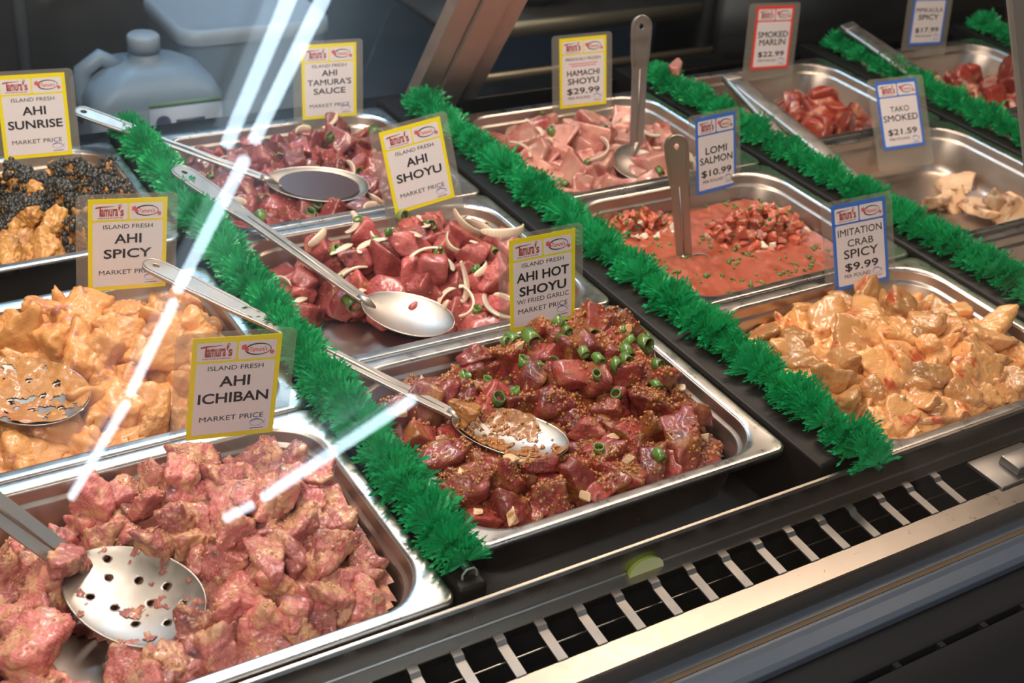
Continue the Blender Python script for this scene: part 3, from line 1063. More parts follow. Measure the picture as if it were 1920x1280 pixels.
def spoon(name, label, head, neck, tip, up, hw=(0.0125, 0.021), bw=0.062, depth=0.013, holes=(), hole_r=0.0032, bup=None, group='steel serving spoons', cat='spoon', face=None):
    head, neck, tip = Vector(head), Vector(neck), Vector(tip)
    t = thing(name, label, cat, neck, group)
    inv = Matrix.Translation(-neck)
    L = (head - neck).length
    V, F, out = plate_with_hole(L, hw[0], hw[1], hw[0] * 0.9, hole_r)
    mm = inv @ frame(neck, head, up)
    h = mesh('handle', [mm @ Vector(v) for v in V], F, M_SPOON, t, smooth=False)
    # raised edges stamped into the handle
    mb = MB()
    n = len(out)
    ridge = [(x, y * 0.72 if x < L * 0.8 else y * 0.80) for x, y in out if x > L * 0.62]
    mb.tube([mm @ Vector((x, y, 0.0017)) for x, y in ridge], 0.0008, 6)
    mb.tube([mm @ Vector((L * 0.03, 0, 0.0012)), mm @ Vector((L * 0.30, 0, 0.0019)), mm @ Vector((L * 0.60, 0, 0.0016))], [0.0006, 0.0020, 0.0006], 8)
    mb.tube([mm @ Vector((L * 0.02, hw[0] * 0.46, 0.0006)), mm @ Vector((L * 0.70, hw[0] * 0.52, 0.0006))], 0.0010, 6)
    mb.tube([mm @ Vector((L * 0.02, -hw[0] * 0.46, 0.0006)), mm @ Vector((L * 0.70, -hw[0] * 0.52, 0.0006))], 0.0010, 6)
    mb.build('handle_ridge', M_SPOON, h)
    BL = (tip - neck).length
    V, F = bowl_geo(BL, bw, depth, holes)
    mm = inv @ frame(neck, tip, bup or up)
    b = mesh('bowl', [mm @ Vector(v) for v in V], F, M_SPOON, t)
    s = b.modifiers.new('gauge', 'SOLIDIFY')
    s.thickness = 0.0011
    s.offset = 0
    mb = MB()
    n = 24
    mb.tube([mm @ Vector((-0.006, 0, 0.0008)), mm @ Vector((0.004, 0, -0.0012)), mm @ Vector((0.014, 0, -depth * 0.55))], [0.0042, 0.0048, 0.0015], 10)
    mb.build('neck', M_SPOON, t)
    return t


HOL = [(0.030, 0.006, 0.0027), (0.046, 0.015, 0.0027), (0.046, -0.012, 0.0027), (0.030, -0.014, 0.0027), (0.062, 0.004, 0.0027), (0.064, -0.016, 0.0027), (0.064, 0.020, 0.0029), (0.080, -0.005, 0.0027), (0.080, 0.013, 0.0027), (0.022, 0.017, 0.0026)]

spoon('serving_spoon', 'perforated steel spoon resting in the pink tuna pan at the front left', (-0.735, 0.235, 0.150), (-0.585, 0.134, -0.018), (-0.523, 0.036, -0.022), (-0.2, -0.45, 0.8), hw=(0.019, 0.026),
      bw=0.076, depth=0.010, holes=[(x * 1.25 - 0.008, y, r) for x, y, r in HOL], bup=(-0.12, -0.22, 1))
spoon('serving_spoon', 'perforated spoon smeared with orange sauce, cut off at the left edge', (-0.735, 0.60, 0.100), (-0.606, 0.372, 0.010), (-0.531, 0.286, 0.006), (0.2, 0.4, 0.8),
      bw=0.080, depth=0.008, holes=[(x * 1.3 - 0.008, y, r) for x, y, r in HOL], bup=(0.02, -0.16, 1))
spoon('serving_spoon', 'long steel spoon lying across the green strip into the dark red tuna', (-0.426, 0.448, 0.040), (-0.2418, 0.171, -0.008), (-0.180, 0.082, -0.004), (0.03, 0.05, 1), hw=(0.0135, 0.024),
      bw=0.060, depth=0.012, bup=(0.05, -0.12, 1))
spoon('serving_spoon', 'steel spoon with a hole in its handle, dipping into the onion tuna pan', (-0.330, 0.645, 0.036), (-0.222, 0.396, -0.018), (-0.158, 0.322, -0.024), (0.03, 0.05, 1), hw=(0.0135, 0.026),
      bw=0.064, depth=0.012, bup=(-0.06, -0.10, 1))
spoon('serving_spoon', 'steel spoon full of dark sauce in the back tuna pan', (-0.3865, 0.833, 0.036), (-0.216, 0.672, -0.008), (-0.112, 0.612, -0.010), (-0.1, -0.2, 0.9),
      bw=0.062, depth=0.014, hw=(0.010, 0.019))
spoon('serving_spoon', 'upright steel spoon standing in the pink yellowtail pan', (0.263, 0.622, 0.161), (0.2665, 0.598, -0.004), (0.236, 0.560, -0.030), (-0.35, -0.9, 0.1), hw=(0.0175, 0.026),
      bw=0.058, depth=0.010, bup=(-0.3, -0.7, 0.7))
spoon('serving_spoon', 'upright steel spoon standing in the red salmon and tomato liquid', (0.1365, 0.376, 0.120), (0.171, 0.363, -0.034), (0.185, 0.340, -0.056), (-0.55, -0.8, 0.1), hw=(0.0175, 0.026),
      bw=0.050, depth=0.008, bup=(-0.4, -0.7, 0.5))


def tongs(label, a, b1, b2, up=(0, 0, 1), w=0.017):
    a, b1, b2 = Vector(a), Vector(b1), Vector(b2)
    t = thing('tongs', label, 'tongs', a, 'steel tongs on the green strips')
    for b, tw in ((b1, 0), (b2, 0)):
        mm = Matrix.Translation(-a) @ frame(a, b, up)
        L = (b - a).length
        V, F = [], []
        N = 12
        for i in range(N + 1):
            q = i / N
            ww = w / 2 * (1.0 - 0.35 * q)
            zz = 0.004 * math.sin(q * 2.2)
            e = 0.0035
            for yy, dz in ((-ww, -e), (-ww, 0.0), (-ww * 0.6, 0.0012), (ww * 0.6, 0.0012), (ww, 0.0), (ww, -e)):
                V.append(mm @ Vector((q * L, yy, zz + dz)))
        for i in range(N):
            for j in range(5):
                F.append((i * 6 + j, i * 6 + j + 1, (i + 1) * 6 + j + 1, (i + 1) * 6 + j))
        o = mesh('arm', V, F, M_SPOON, t)
        s = o.modifiers.new('gauge', 'SOLIDIFY')
        s.thickness = 0.0010
    # folded spring end
    mid = ((b1 - a).normalized() + (b2 - a).normalized()).normalized()
    mm = Matrix.Translation(-a) @ frame(a, a + mid, up)
    mb = MB()
    mb.box(-0.004, 0.012, -w / 2, w / 2, -0.0065, 0.0035)
    o = mb.build('spring_end', M_SPOON, t, bevel=0.0015)
    o.matrix_local = mm
    mb = MB()
    mb.tube([mm @ Vector((0.022, -w * 0.45, -0.001)), mm @ Vector((0.022, w * 0.45, -0.001))], 0.0014, 8)
    mb.build('rivet', M_SPOON, t)
    return t


tongs('steel tongs lying on the green strip beside the smoked marlin pan', (0.462, 0.655, 0.046), (0.430, 0.480, 0.012), (0.440, 0.330, 0.008), (-0.2, -0.5, 0.9), 0.026)
tongs('steel tongs end on the green strip below the pipikaula card', (0.808, 0.782, 0.044), (0.800, 0.600, 0.014), (0.814, 0.590, 0.014), (-0.2, -0.5, 0.9), 0.026)

# ------------------------------------------------------------------ food
_bm = bmesh.new()
bmesh.ops.create_icosphere(_bm, subdivisions=5, radius=1)
ICO_V = np.array([tuple(v.co) for v in _bm.verts])
ICO_F = [tuple(v.index for v in f.verts) for f in _bm.faces]
_bm.free()


def vnoise(P, scale, seed):
    off = Vector((seed * 3.7, seed * 1.9, -seed * 2.3))
    return np.array([noise.noise(Vector(p) * scale + off) for p in P])


def chunk_geo(rng, dims, p=9, rough=0.05, fine=0.02, cuts=3, bend=0.0):
    """rounded irregular block of flesh: smooth intersection of jittered planes"""
    nr = np.array([rng.random() for _ in range(3)])
    pl = []
    for ax in range(3):
        for s in (-1, 1):
            n = np.zeros(3)
            n[ax] = s
            n += np.array([rng.gauss(0, 0.22) for _ in range(3)])
            n /= np.linalg.norm(n)
            pl.append((n, dims[ax] / 2 * rng.uniform(0.85, 1.12)))
    for _ in range(cuts):
        n = np.array([rng.gauss(0, 1) for _ in range(3)])
        n /= np.linalg.norm(n)
        ext = np.abs(n) @ np.array(dims) / 2
        pl.append((n, ext * rng.uniform(0.52, 0.8)))
    acc = np.zeros(len(ICO_V))
    for n, d in pl:
        acc += np.maximum(0, ICO_V @ n / d) ** p
    r = acc ** (-1 / p)
    V = ICO_V * r[:, None]
    size = float(np.mean(dims))
    sd = rng.uniform(0, 50)
    f = 1 + rough * vnoise(V, 2.2 / size, sd) * 2 + fine * vnoise(V, 5 / size, sd + 9) * 2 + fine * vnoise(V, 11 / size, sd + 4)
    V = V * f[:, None]
    if bend:
        V[:, 2] += bend * (V[:, 0] / size) ** 2 * size
    return V


def chunk_set(name, mat, n, size, seed, shape=(1.1, 0.95, 0.8), jit=0.22, **kw):
    rng = random.Random(seed)
    out = []
    for i in range(n):
        d = [size * s * rng.uniform(1 - jit, 1 + jit) for s in shape]
        out.append(mdata(name, chunk_geo(rng, d, **kw), ICO_F, mat))
    return out


def gs(x, y, cx, cy, sx, sy=None, e=2):
    sy = sy or sx
    return math.exp(-(abs((x - cx) / sx) ** e + abs((y - cy) / sy) ** e))


def inside(key, x, y, z, margin=0.0):
    x0, x1, y0, y1 = PANS[key]
    ins = 0.0190 + max(0.0, -z - 0.016) * 0.14 + margin
    rc = 0.040
    dx = max(x0 + ins + rc - x, x - (x1 - ins - rc), 0)
    dy = max(y0 + ins + rc - y, y - (y1 - ins - rc), 0)
    return math.hypot(dx, dy) <= rc


FLOOR = -0.0640
PLACED = {}


def put(me, name, loc, rot, label, cat, group=None, scale=1.0, key=None):
    o = bpy.data.objects.new(name, me)
    o.location = loc
    o.rotation_euler = rot
    o.scale = (scale, scale, scale) if not isinstance(scale, tuple) else scale
    link(o)
    tag(o, label, cat, group)
    if key:
        PLACED.setdefault(key, []).append(o)
    return o


def clear(x, y, z, r):
    """keep food out of spoons and price cards"""
    for (a, b, rad) in KEEP:
        ab = b - a
        t = max(0.0, min(1.0, ((Vector((x, y, z)) - a).dot(ab)) / ab.length_squared))
        if (a + ab * t - Vector((x, y, z))).length < rad + r:
            return False
    return True


KEEP = []


def keep(a, b, rad):
    KEEP.append((Vector(a), Vector(b), rad))


keep((-0.566, 0.106, 0.002), (-0.540, 0.062, 0.002), 0.038)
keep((-0.566, 0.106, -0.026), (-0.540, 0.062, -0.026), 0.030)
keep((-0.228, 0.148, -0.012), (-0.200, 0.112, -0.012), 0.018)
keep((-0.210, 0.376, -0.026), (-0.172, 0.334, -0.030), 0.024)
keep((-0.585, 0.134, -0.006), (-0.735, 0.235, 0.150), 0.010)
keep((-0.600, 0.360, 0.022), (-0.545, 0.300, 0.018), 0.026)
keep((-0.228, 0.148, 0.012), (-0.200, 0.112, 0.012), 0.024)
keep((-0.2418, 0.171, 0.000), (-0.426, 0.448, 0.046), 0.014)
keep((-0.210, 0.376, 0.004), (-0.172, 0.334, 0.000), 0.030)
keep((-0.222, 0.396, -0.010), (-0.330, 0.645, 0.042), 0.014)
keep((-0.190, 0.656, 0.004), (-0.135, 0.624, 0.002), 0.024)
keep((-0.216, 0.672, 0.000), (-0.3865, 0.833, 0.042), 0.014)
keep((0.2665, 0.594, -0.004), (0.263, 0.622, 0.161), 0.012)
keep((0.260, 0.584, -0.004), (0.244, 0.562, -0.018), 0.024)
keep((0.171, 0.363, -0.034), (0.1365, 0.376, 0.120), 0.012)


_CO = {}


def coarse(me):
    if me.name not in _CO:
        _CO[me.name] = np.array([tuple(v.co) for v in me.vertices])[::9]
    return _CO[me.name]


def pile(key, name, metas, size, h, seed, label, cat, group, spacing=0.80, top=0.22, lower=True, squash=1.0, margin=0.0, tilt=3.14, limit=400):
    rng = random.Random(seed)
    x0, x1, y0, y1 = PANS[key]
    pts = []

    def layer(dz, sp, prob, jz, tries):
        mine = []
        for _ in range(tries):
            if len(pts) >= limit:
                return
            x, y = rng.uniform(x0, x1), rng.uniform(y0, y1)
            hh = h(x, y)
            if hh is None:
                continue
            sc = rng.uniform(0.78, 1.16)
            r = size * 0.5 * sc
            z = hh - r * 0.80 + dz * size + rng.uniform(-jz, jz) * size
            if z < FLOOR + r * 0.62:
                if hh < FLOOR + r * 0.8 or dz < 0:
                    continue
                z = FLOOR + r * 0.70
            if not inside(key, x, y, z - r * 0.5, r * (0.9 if z < -0.03 else 0.7) + margin):
                if not (z > 0.004 and inside(key, x, y, 0, r * 0.5)):
                    continue
            if not clear(x, y, z, r * 0.85):
                continue
            if any((x - a) ** 2 + (y - b) ** 2 < (sp * size * 0.5 * (sc + c)) ** 2 for a, b, c in mine):
                continue
            if rng.random() > prob:
                continue
            me = rng.choice(metas)
            rot = Euler((rng.uniform(-tilt, tilt), rng.uniform(-tilt, tilt), rng.uniform(0, 6.28)))
            P = coarse(me) * sc @ np.array(rot.to_matrix()).T
            cxp, cyp = (x0 + x1) / 2, (y0 + y1) / 2
            good = False
            for _ in range(9):
                if not any(p[2] + z < 0.0005 and not inside(key, x + p[0], y + p[1], min(p[2] + z, -0.006), 0.0) for p in P):
                    good = True
                    break
                dv = Vector((cxp - x, (cyp - y) * 1.2)).normalized() * 0.003
                x, y = x + dv.x, y + dv.y
            if not good:
                continue
            low = float(P[:, 2].min()) + z
            if low < FLOOR:
                z += FLOOR - low
            mine.append((x, y, sc))
            pts.append((x, y, z))
            put(me, name, (x, y, z), rot, label, cat, group, (sc, sc, sc * squash), key)
    layer(0.0, spacing, 1.0, 0.16, 4200)
    if top:
        layer(0.42, spacing * 1.5, top, 0.12, 900)
    if lower:
        layer(-0.62, spacing * 1.05, 0.8, 0.1, 1200)


def bed(key, name, h, drop, mat, label, seed=1, amp=0.004, nx=56, ny=46, scale=70, margin=0.002, zmin=None):
    """mass of sauce under and between the pieces"""
    x0, x1, y0, y1 = PANS[key]
    lo = FLOOR + 0.0012 if zmin is None else zmin
    V, F, ok = [], [], []
    for i in range(nx + 1):
        for j in range(ny + 1):
            x = x0 + (x1 - x0) * i / nx
            y = y0 + (y1 - y0) * j / ny
            hh = h(x, y)
            q = Vector((x * scale, y * scale, seed))
            z = (hh if hh is not None else -1) - drop + amp * (noise.noise(q) + 0.5 * noise.noise(q * 2.7))
            good = z > lo
            z = max(z, lo)
            z = min(z, -0.004) if not inside(key, x, y, 0, 0.012) else z
            V.append((x, y, z))
            ok.append((good, inside(key, x, y, z, margin)))
    n = ny + 1
    for i in range(nx):
        for j in range(ny):
            q = (i * n + j, (i + 1) * n + j, (i + 1) * n + j + 1, i * n + j + 1)
            if all(ok[k][1] for k in q) and any(ok[k][0] for k in q):
                F.append(q)
    o = mesh(name, V, F, mat)
    PLACED.setdefault(key, []).append(o)
    return tag(o, label, 'sauce', kind='stuff')


def surface(key):
    VV, FF = [], []
    for o in PLACED.get(key, []):
        b = len(VV)
        mw = Matrix.LocRotScale(o.location, o.rotation_euler, o.scale)
        VV += [mw @ v.co for v in o.data.vertices]
        FF += [tuple(b + k for k in p.vertices) for p in o.data.polygons]
    return BVHTree.FromPolygons(VV, FF)


def drop(bvh, x, y):
    loc, nor, _, _ = bvh.ray_cast(Vector((x, y, 0.3)), Vector((0, 0, -1)))
    if loc is None:
        return None
    if nor.z < 0:
        nor = -nor
    return loc, nor


def crumbs(key, bvh, name, mat, n, size, seed, label, region=None, cluster=26, thr=0.05, zmax=0.2):
    """uncountable small bits lying on the pieces, one object"""
    rng = random.Random(seed)
    x0, x1, y0, y1 = PANS[key]
    bm = bmesh.new()
    bmesh.ops.create_icosphere(bm, subdivisions=1, radius=1)
    bv = np.array([tuple(v.co) for v in bm.verts])
    bf = [tuple(v.index for v in f.verts) for f in bm.faces]
    bm.free()
    V, F = [], []
    k = 0
    for _ in range(n * 6):
        x, y = rng.uniform(x0, x1), rng.uniform(y0, y1)
        if region and not region(x, y):
            continue
        if noise.noise(Vector((x * cluster, y * cluster, seed))) < thr:
            continue
        hit = drop(bvh, x, y)
        if hit is None or not inside(key, x, y, -0.02, 0.0) or hit[0].z > zmax:
            continue
        s = size * rng.uniform(0.4, 1.3) * (1.5 if rng.random() < 0.12 else 1)
        rot = np.array(Euler((rng.uniform(0, 6), rng.uniform(0, 6), rng.uniform(0, 6))).to_matrix())
        sv = (bv * np.array([s, s * rng.uniform(0.6, 0.9), s * rng.uniform(0.5, 0.8)]) * np.array([[rng.uniform(0.8, 1.2)] for _ in range(len(bv))])) @ rot.T
        p = hit[0] + hit[1] * s * 0.25
        b = len(V)
        V += [(p.x + a[0], p.y + a[1], p.z + a[2]) for a in sv]
        F += [tuple(b + q for q in f) for f in bf]
        k += 1
        if k >= n:
            break
    o = mesh(name, V, F, mat)
    return tag(o, label, 'crumbs', kind='stuff')


def ring_mesh(rng, r, L, wall=0.0011):
    n, V, F = 20, [], []
    e = rng.uniform(0.8, 1.0)
    sl = rng.uniform(-0.4, 0.4)
    prof = [(r, 0), (r * 1.01, 0.5), (r, 1), (r - wall, 1), (r - wall, 0.5), (r - wall, 0)]
    for rr, t in prof:
        for k in range(n):
            a = 2 * math.pi * k / n
            V.append((rr * math.cos(a) * e, rr * math.sin(a), (t - 0.5) * L + (sl * rr * math.cos(a) if t in (0, 1) else 0)))
    m_ = len(prof)
    for i in range(m_):
        j = (i + 1) % m_
        for k in range(n):
            F.append((i * n + k, i * n + (k + 1) % n, j * n + (k + 1) % n, j * n + k))
    return mdata('scallion_ring', V, F, M_SCAL)


def onion_mesh(rng, rad, arc, w, th):
    """curved slice of onion: flat band bent along an arc, tapering at its ends"""
    N = 22
    V, F = [], []
    sag = rng.uniform(-0.004, 0.006)
    for i in range(N + 1):
        t = i / N
        a = arc * (t - 0.5)
        tp = math.sin(math.pi * min(1, max(0, t))) ** 0.45
        ww = w / 2 * (0.25 + 0.75 * tp)
        hh = th / 2 * (0.45 + 0.55 * tp)
        rr = rad * (1 + 0.12 * (t - 0.5))
        z0 = sag * (2 * t - 1) ** 2
        for k in range(10):
            q = 2 * math.pi * k / 10
            cq, sq = math.cos(q), math.sin(q)
            x = rr + hh * (abs(cq) ** 0.7) * (1 if cq > 0 else -1)
            z = ww * (abs(sq) ** 0.7) * (1 if sq > 0 else -1)
            V.append((x * math.sin(a), x * math.cos(a) - rad, z0 + z))
    for i in range(N):
        for k in range(10):
            F.append((i * 10 + k, (i + 1) * 10 + k, (i + 1) * 10 + (k + 1) % 10, i * 10 + (k + 1) % 10))
    F.append(tuple(range(10)))
    F.append(tuple(N * 10 + k for k in range(10))[::-1])
    return mdata('onion_slice', V, F, M_ONION)


def align(nor, spin, tilt=0.0):
    q = Vector((0, 0, 1)).rotation_difference(nor)
    return (q.to_matrix() @ Euler((tilt, 0, 0)).to_matrix() @ Matrix.Rotation(spin, 3, 'Z')).to_euler()


def scatter(key, bvh, name, metas, n, seed, label, cat, group, lift=0.001, region=None, mind=0.012, lie=0.0, margin=0.006, spots=None, scale=(0.85, 1.15), maxn=None):
    rng = random.Random(seed)
    x0, x1, y0, y1 = PANS[key]
    pts = []
    tries = 0
    while len(pts) < n and tries < n * 60:
        tries += 1
        if spots and rng.random() < 0.85:
            cx, cy, sg = rng.choice(spots)
            x, y = rng.gauss(cx, sg), rng.gauss(cy, sg)
        else:
            x, y = rng.uniform(x0, x1), rng.uniform(y0, y1)
        if region and not region(x, y):
            continue
        if any((x - a) ** 2 + (y - b) ** 2 < mind * mind for a, b in pts):
            continue
        hit = drop(bvh, x, y)
        if hit is None or not inside(key, x, y, hit[0].z, margin):
            continue
        p, nor = hit
        if not clear(p.x, p.y, p.z, 0.004):
            continue
        nor = (nor + Vector((0, 0, 0.8))).normalized()
        pts.append((x, y))
        tl = (math.pi / 2 if rng.random() < lie else 0) + rng.uniform(-0.45, 0.45)
        s = rng.uniform(*scale)
        put(rng.choice(metas), name, p + nor * lift, align(nor, rng.uniform(0, 6.28), tl), label, cat, group, s)


rg = random.Random(5)
RINGS = [ring_mesh(rg, rg.uniform(0.0040, 0.0058), rg.uniform(0.006, 0.012)) for _ in range(7)]
ONIONS = [onion_mesh(rg, rg.uniform(0.018, 0.030), R(rg.uniform(65, 140)), *((rg.uniform(0.0028, 0.0040), rg.uniform(0.0065, 0.0105)) if k % 2 else (rg.uniform(0.007, 0.011), rg.uniform(0.0026, 0.0036)))) for k in range(10)]

# --- front left: pink tuna in pasty sauce
hA1 = lambda x, y: (-0.012 + 0.026 * gs(x, y, -0.455, 0.120, 0.105, 0.085) - 0.008 * gs(x, y, -0.42, 0.20, 0.06, 0.03) - 0.030 * gs(x, y, -0.556, 0.075, 0.062, 0.055) - 0.026 * gs(x, y, -0.375, 0.195, 0.045, 0.045)
                    - 0.055 * gs(x, y, -0.645, 0.205, 0.055, 0.075) - 0.060 * gs(x, y, -0.600, 0.060, 0.030, 0.050) - 0.012 * gs(x, y, -0.66, 0.05, 0.06, 0.1))
ms = chunk_set('ichiban_tuna_chunk', M_ICHI, 10, 0.030, 101, (1.15, 0.95, 0.75), rough=0.10, fine=0.065, cuts=3, p=10)
pile('A1', 'ichiban_tuna_chunk', ms, 0.030, hA1, 1, 'pink raw tuna chunk in pasty orange sauce, in the front left pan', 'tuna', 'pink tuna chunks in the front left pan', 0.70, 0.30)
bed('A1', 'tuna_marinade', hA1, 0.014, M_SAUCE_P, 'thick pinkish sauce between the tuna chunks of the front left pan', 1)
bv = surface('A1')
crumbs('A1', bv, 'sauce_bits', flat('ichiban_bits', (0.62, 0.33, 0.17), 0.4), 1500, 0.0010, 11, 'tiny orange sauce bits clinging to the pink tuna chunks', thr=-0.02)

# --- left middle: orange spicy tuna
hA2 = lambda x, y: (-0.014 + 0.022 * gs(x, y, -0.46, 0.38, 0.12, 0.07) + 0.012 * gs(x, y, -0.52, 0.41, 0.05, 0.04) - 0.018 * gs(x, y, -0.568, 0.325, 0.06, 0.05) - 0.03 * gs(x, y, -0.66, 0.46, 0.05, 0.05) - 0.022 * gs(x, y, -0.53, 0.245, 0.05, 0.03))
ms = chunk_set('spicy_tuna_chunk', M_SPICY, 8, 0.036, 102, (1.2, 1.0, 0.75), rough=0.08, fine=0.055, p=6)
pile('A2', 'spicy_tuna_chunk', ms, 0.036, hA2, 2, 'tuna chunk coated in orange spicy sauce in the left middle pan', 'tuna', 'orange-coated tuna chunks', 0.66, 0.10)
bed('A2', 'spicy_sauce', hA2, 0.011, M_SAUCE_O, 'orange creamy sauce around the spicy tuna chunks', 2, 0.010, 110, 90, 90)

# --- back left: tuna under nori
hA3 = lambda x, y: (-0.020 + 0.022 * gs(x, y, -0.44, 0.70, 0.10, 0.06) - 0.012 * gs(x, y, -0.44, 0.79, 0.1, 0.03) - 0.02 * gs(x, y, -0.52, 0.64, 0.03, 0.03))
ms = chunk_set('sunrise_tuna_chunk', M_SUN, 7, 0.036, 103, (1.2, 1.0, 0.75), rough=0.13, fine=0.09, p=6)
pile('A3', 'sunrise_tuna_chunk', ms, 0.036, hA3, 3, 'orange-sauced tuna chunk in the back left pan with nori', 'tuna', 'orange tuna chunks under nori', 0.66, 0.2)
bed('A3', 'sunrise_sauce', hA3, 0.010, M_SAUCE_O, 'orange sauce around the tuna at the back left', 3, 0.010, 110, 90, 90)
bv = surface('A3')
nori = lambda x, y: (gs(x, y, -0.43, 0.705, 0.090, 0.056) > 0.38 or gs(x, y, -0.375, 0.705, 0.03, 0.05) > 0.4 or gs(x, y, -0.437, 0.612, 0.026, 0.030) > 0.4 or gs(x, y, -0.52, 0.690, 0.03, 0.03) > 0.45)
crumbs('A3', bv, 'nori_flakes', M_NORI, 5200, 0.0034, 12, 'black nori flakes heaped over the orange tuna at the back left', nori, 14, -0.6)

# --- front: dark red hot shoyu tuna
hB1 = lambda x, y: (-0.012 + 0.036 * gs(x, y, -0.095, 0.190, 0.085, 0.055) + 0.010 * gs(x, y, -0.06, 0.10, 0.06, 0.06) - 0.026 * gs(x, y, -0.205, 0.135, 0.055, 0.032) - 0.010 * gs(x, y, -0.27, 0.2, 0.05, 0.05) - 0.004 * gs(x, y, -0.03, 0.03, 0.05))
ms = chunk_set('hot_shoyu_tuna_cube', M_HOT, 11, 0.030, 104, (1.15, 1.0, 0.85), rough=0.06, fine=0.035, cuts=4, p=11)
pile('B1', 'hot_shoyu_tuna_cube', ms, 0.030, hB1, 4, 'dark red soy-glazed tuna cube in the front pan with scallions', 'tuna', 'dark red tuna cubes in the front pan', 0.74, 0.34)
bed('B1', 'dark_sauce', hB1, 0.020, M_SAUCE_D, 'dark brown sauce between the tuna cubes of the front pan', 4)
bv = surface('B1')
crumbs('B1', bv, 'fried_garlic_crumbs', M_CRUMB, 3000, 0.0018, 13, 'brown fried garlic crumbs stuck over the dark red tuna', thr=-0.02, cluster=34)
scatter('B1', bv, 'scallion_ring', RINGS, 34, 21, 'green scallion ring on top of the dark red tuna', 'scallion', 'scallion rings on the dark red tuna', 0.002,
        spots=[(-0.115, 0.205, 0.02), (-0.060, 0.180, 0.018), (-0.095, 0.150, 0.018), (-0.045, 0.135, 0.03), (-0.17, 0.19, 0.03)], mind=0.008, lie=0.55, scale=(1.0, 1.35))
gm = chunk_set('garlic_piece', M_GARLIC, 5, 0.0085, 105, (1.3, 0.8, 0.6), rough=0.04, fine=0.02)
scatter('B1', bv, 'garlic_piece', gm, 17, 22, 'pale chopped garlic piece among the dark red tuna cubes', 'garlic', 'garlic pieces on the dark red tuna', 0.001, mind=0.026)
for i, (x, y, z, a) in enumerate(((-0.150, 0.182, 0.012, 0.3), (-0.125, 0.150, 0.016, -0.6), (-0.245, 0.205, -0.006, 0.9))):
    put(chunk_set('tuna_fold', M_HOT, 1, 0.036, 140 + i, (1.7, 0.9, 0.28), rough=0.07, fine=0.02, p=8, bend=-0.45)[0], 'tuna_fold', (x, y, z), (0.35, -0.25, a), 'thin folded slice of dark red tuna draped over the cubes', 'tuna', 'folded tuna slices')

# --- middle: shoyu tuna with onion
hB2 = lambda x, y: (-0.020 + 0.026 * gs(x, y, -0.130, 0.440, 0.100, 0.065) - 0.080 * gs(x, y, -0.245, 0.390, 0.060, 0.050) - 0.070 * gs(x, y, -0.210, 0.320, 0.10, 0.045) - 0.020 * gs(x, y, -0.02, 0.50, 0.03, 0.04))
ms = chunk_set('shoyu_tuna_cube', M_SHOYU, 10, 0.030, 106, (1.1, 1.0, 0.85), rough=0.045, fine=0.012, cuts=3, p=10)
pile('B2', 'shoyu_tuna_cube', ms, 0.030, hB2, 5, 'pinkish red tuna cube in the middle pan with onion slices', 'tuna', 'pinkish tuna cubes with onion', 0.76, 0.30)
bed('B2', 'shoyu_juice', hB2, 0.024, M_SAUCE_R, 'reddish juice under the tuna cubes with onion', 5, 0.003)
bv = surface('B2')
scatter('B2', bv, 'onion_slice', ONIONS, 34, 23, 'curved white onion slice on the pinkish red tuna', 'onion', 'onion slices on the pinkish tuna', 0.003, mind=0.020, lie=0.0, margin=0.016)
scatter('B2', bv, 'scallion_ring', RINGS, 18, 24, 'green scallion ring on the pinkish red tuna with onion', 'scallion', 'scallion rings on the pinkish tuna', 0.002, mind=0.02, lie=0.6, scale=(0.9, 1.35))
crumbs('B2', bv, 'sesame_bits', M_SEED, 500, 0.0010, 14, 'tiny sesame bits on the pinkish red tuna', thr=-0.1)

# --- back: dark shoyu tuna
hB3 = lambda x, y: (-0.022 + 0.018 * gs(x, y, -0.12, 0.74, 0.11, 0.05) - 0.016 * gs(x, y, -0.18, 0.63, 0.09, 0.05))
ms = chunk_set('sauced_tuna_cube', M_TAM, 9, 0.028, 107, (1.1, 1.0, 0.85), rough=0.05, fine=0.02, cuts=3)
pile('B3', 'sauced_tuna_cube', ms, 0.028, hB3, 6, 'dark sauced tuna cube in the back pan before the white jugs', 'tuna', 'dark tuna cubes in the back pan', 0.76, 0.30)
bed('B3', 'back_pan_sauce', hB3, 0.016, M_SAUCE_D, 'dark brown sauce in the back tuna pan', 6)
bv = surface('B3')
scatter('B3', bv, 'scallion_ring', RINGS, 20, 25, 'green scallion piece on the dark tuna at the back', 'scallion', 'scallion pieces on the back dark tuna', 0.002, mind=0.02, lie=0.6, scale=(0.9, 1.4))
scatter('B3', bv, 'onion_slice', ONIONS, 12, 26, 'sauce-stained onion slice on the dark tuna at the back', 'onion', 'onion slices on the back dark tuna', 0.003, mind=0.03, margin=0.016, scale=(0.7, 0.95))
crumbs('B3', bv, 'sesame_seeds', M_SEED, 1100, 0.0010, 15, 'sesame seeds over the dark tuna at the back', thr=-0.1)
# sauce held in the spoon of the back tuna pan
V = [(0, 0, 0)] + [(0.047 * math.cos(2 * math.pi * k / 40), 0.0255 * math.sin(2 * math.pi * k / 40), 0) for k in range(40)]
a, b = Vector((-0.216, 0.672, -0.0105)), Vector((-0.112, 0.612, -0.0125))
mm = frame(Vector((-0.216, 0.672, -0.008)), Vector((-0.112, 0.612, -0.010)), (-0.1, -0.2, 0.9)) @ Matrix.Translation((0.062, 0, -0.0022))
o = mesh('spoon_sauce', [mm @ Vector(v) for v in V], [(0, 1 + k, 1 + (k + 1) % 40) for k in range(40)], flat('spoon_sauce_brown', (0.050, 0.018, 0.009), 0.35, Specular_IOR_Level=0.3))
tag(o, 'dark brown sauce filling the spoon of the back tuna pan', 'sauce', kind='stuff')

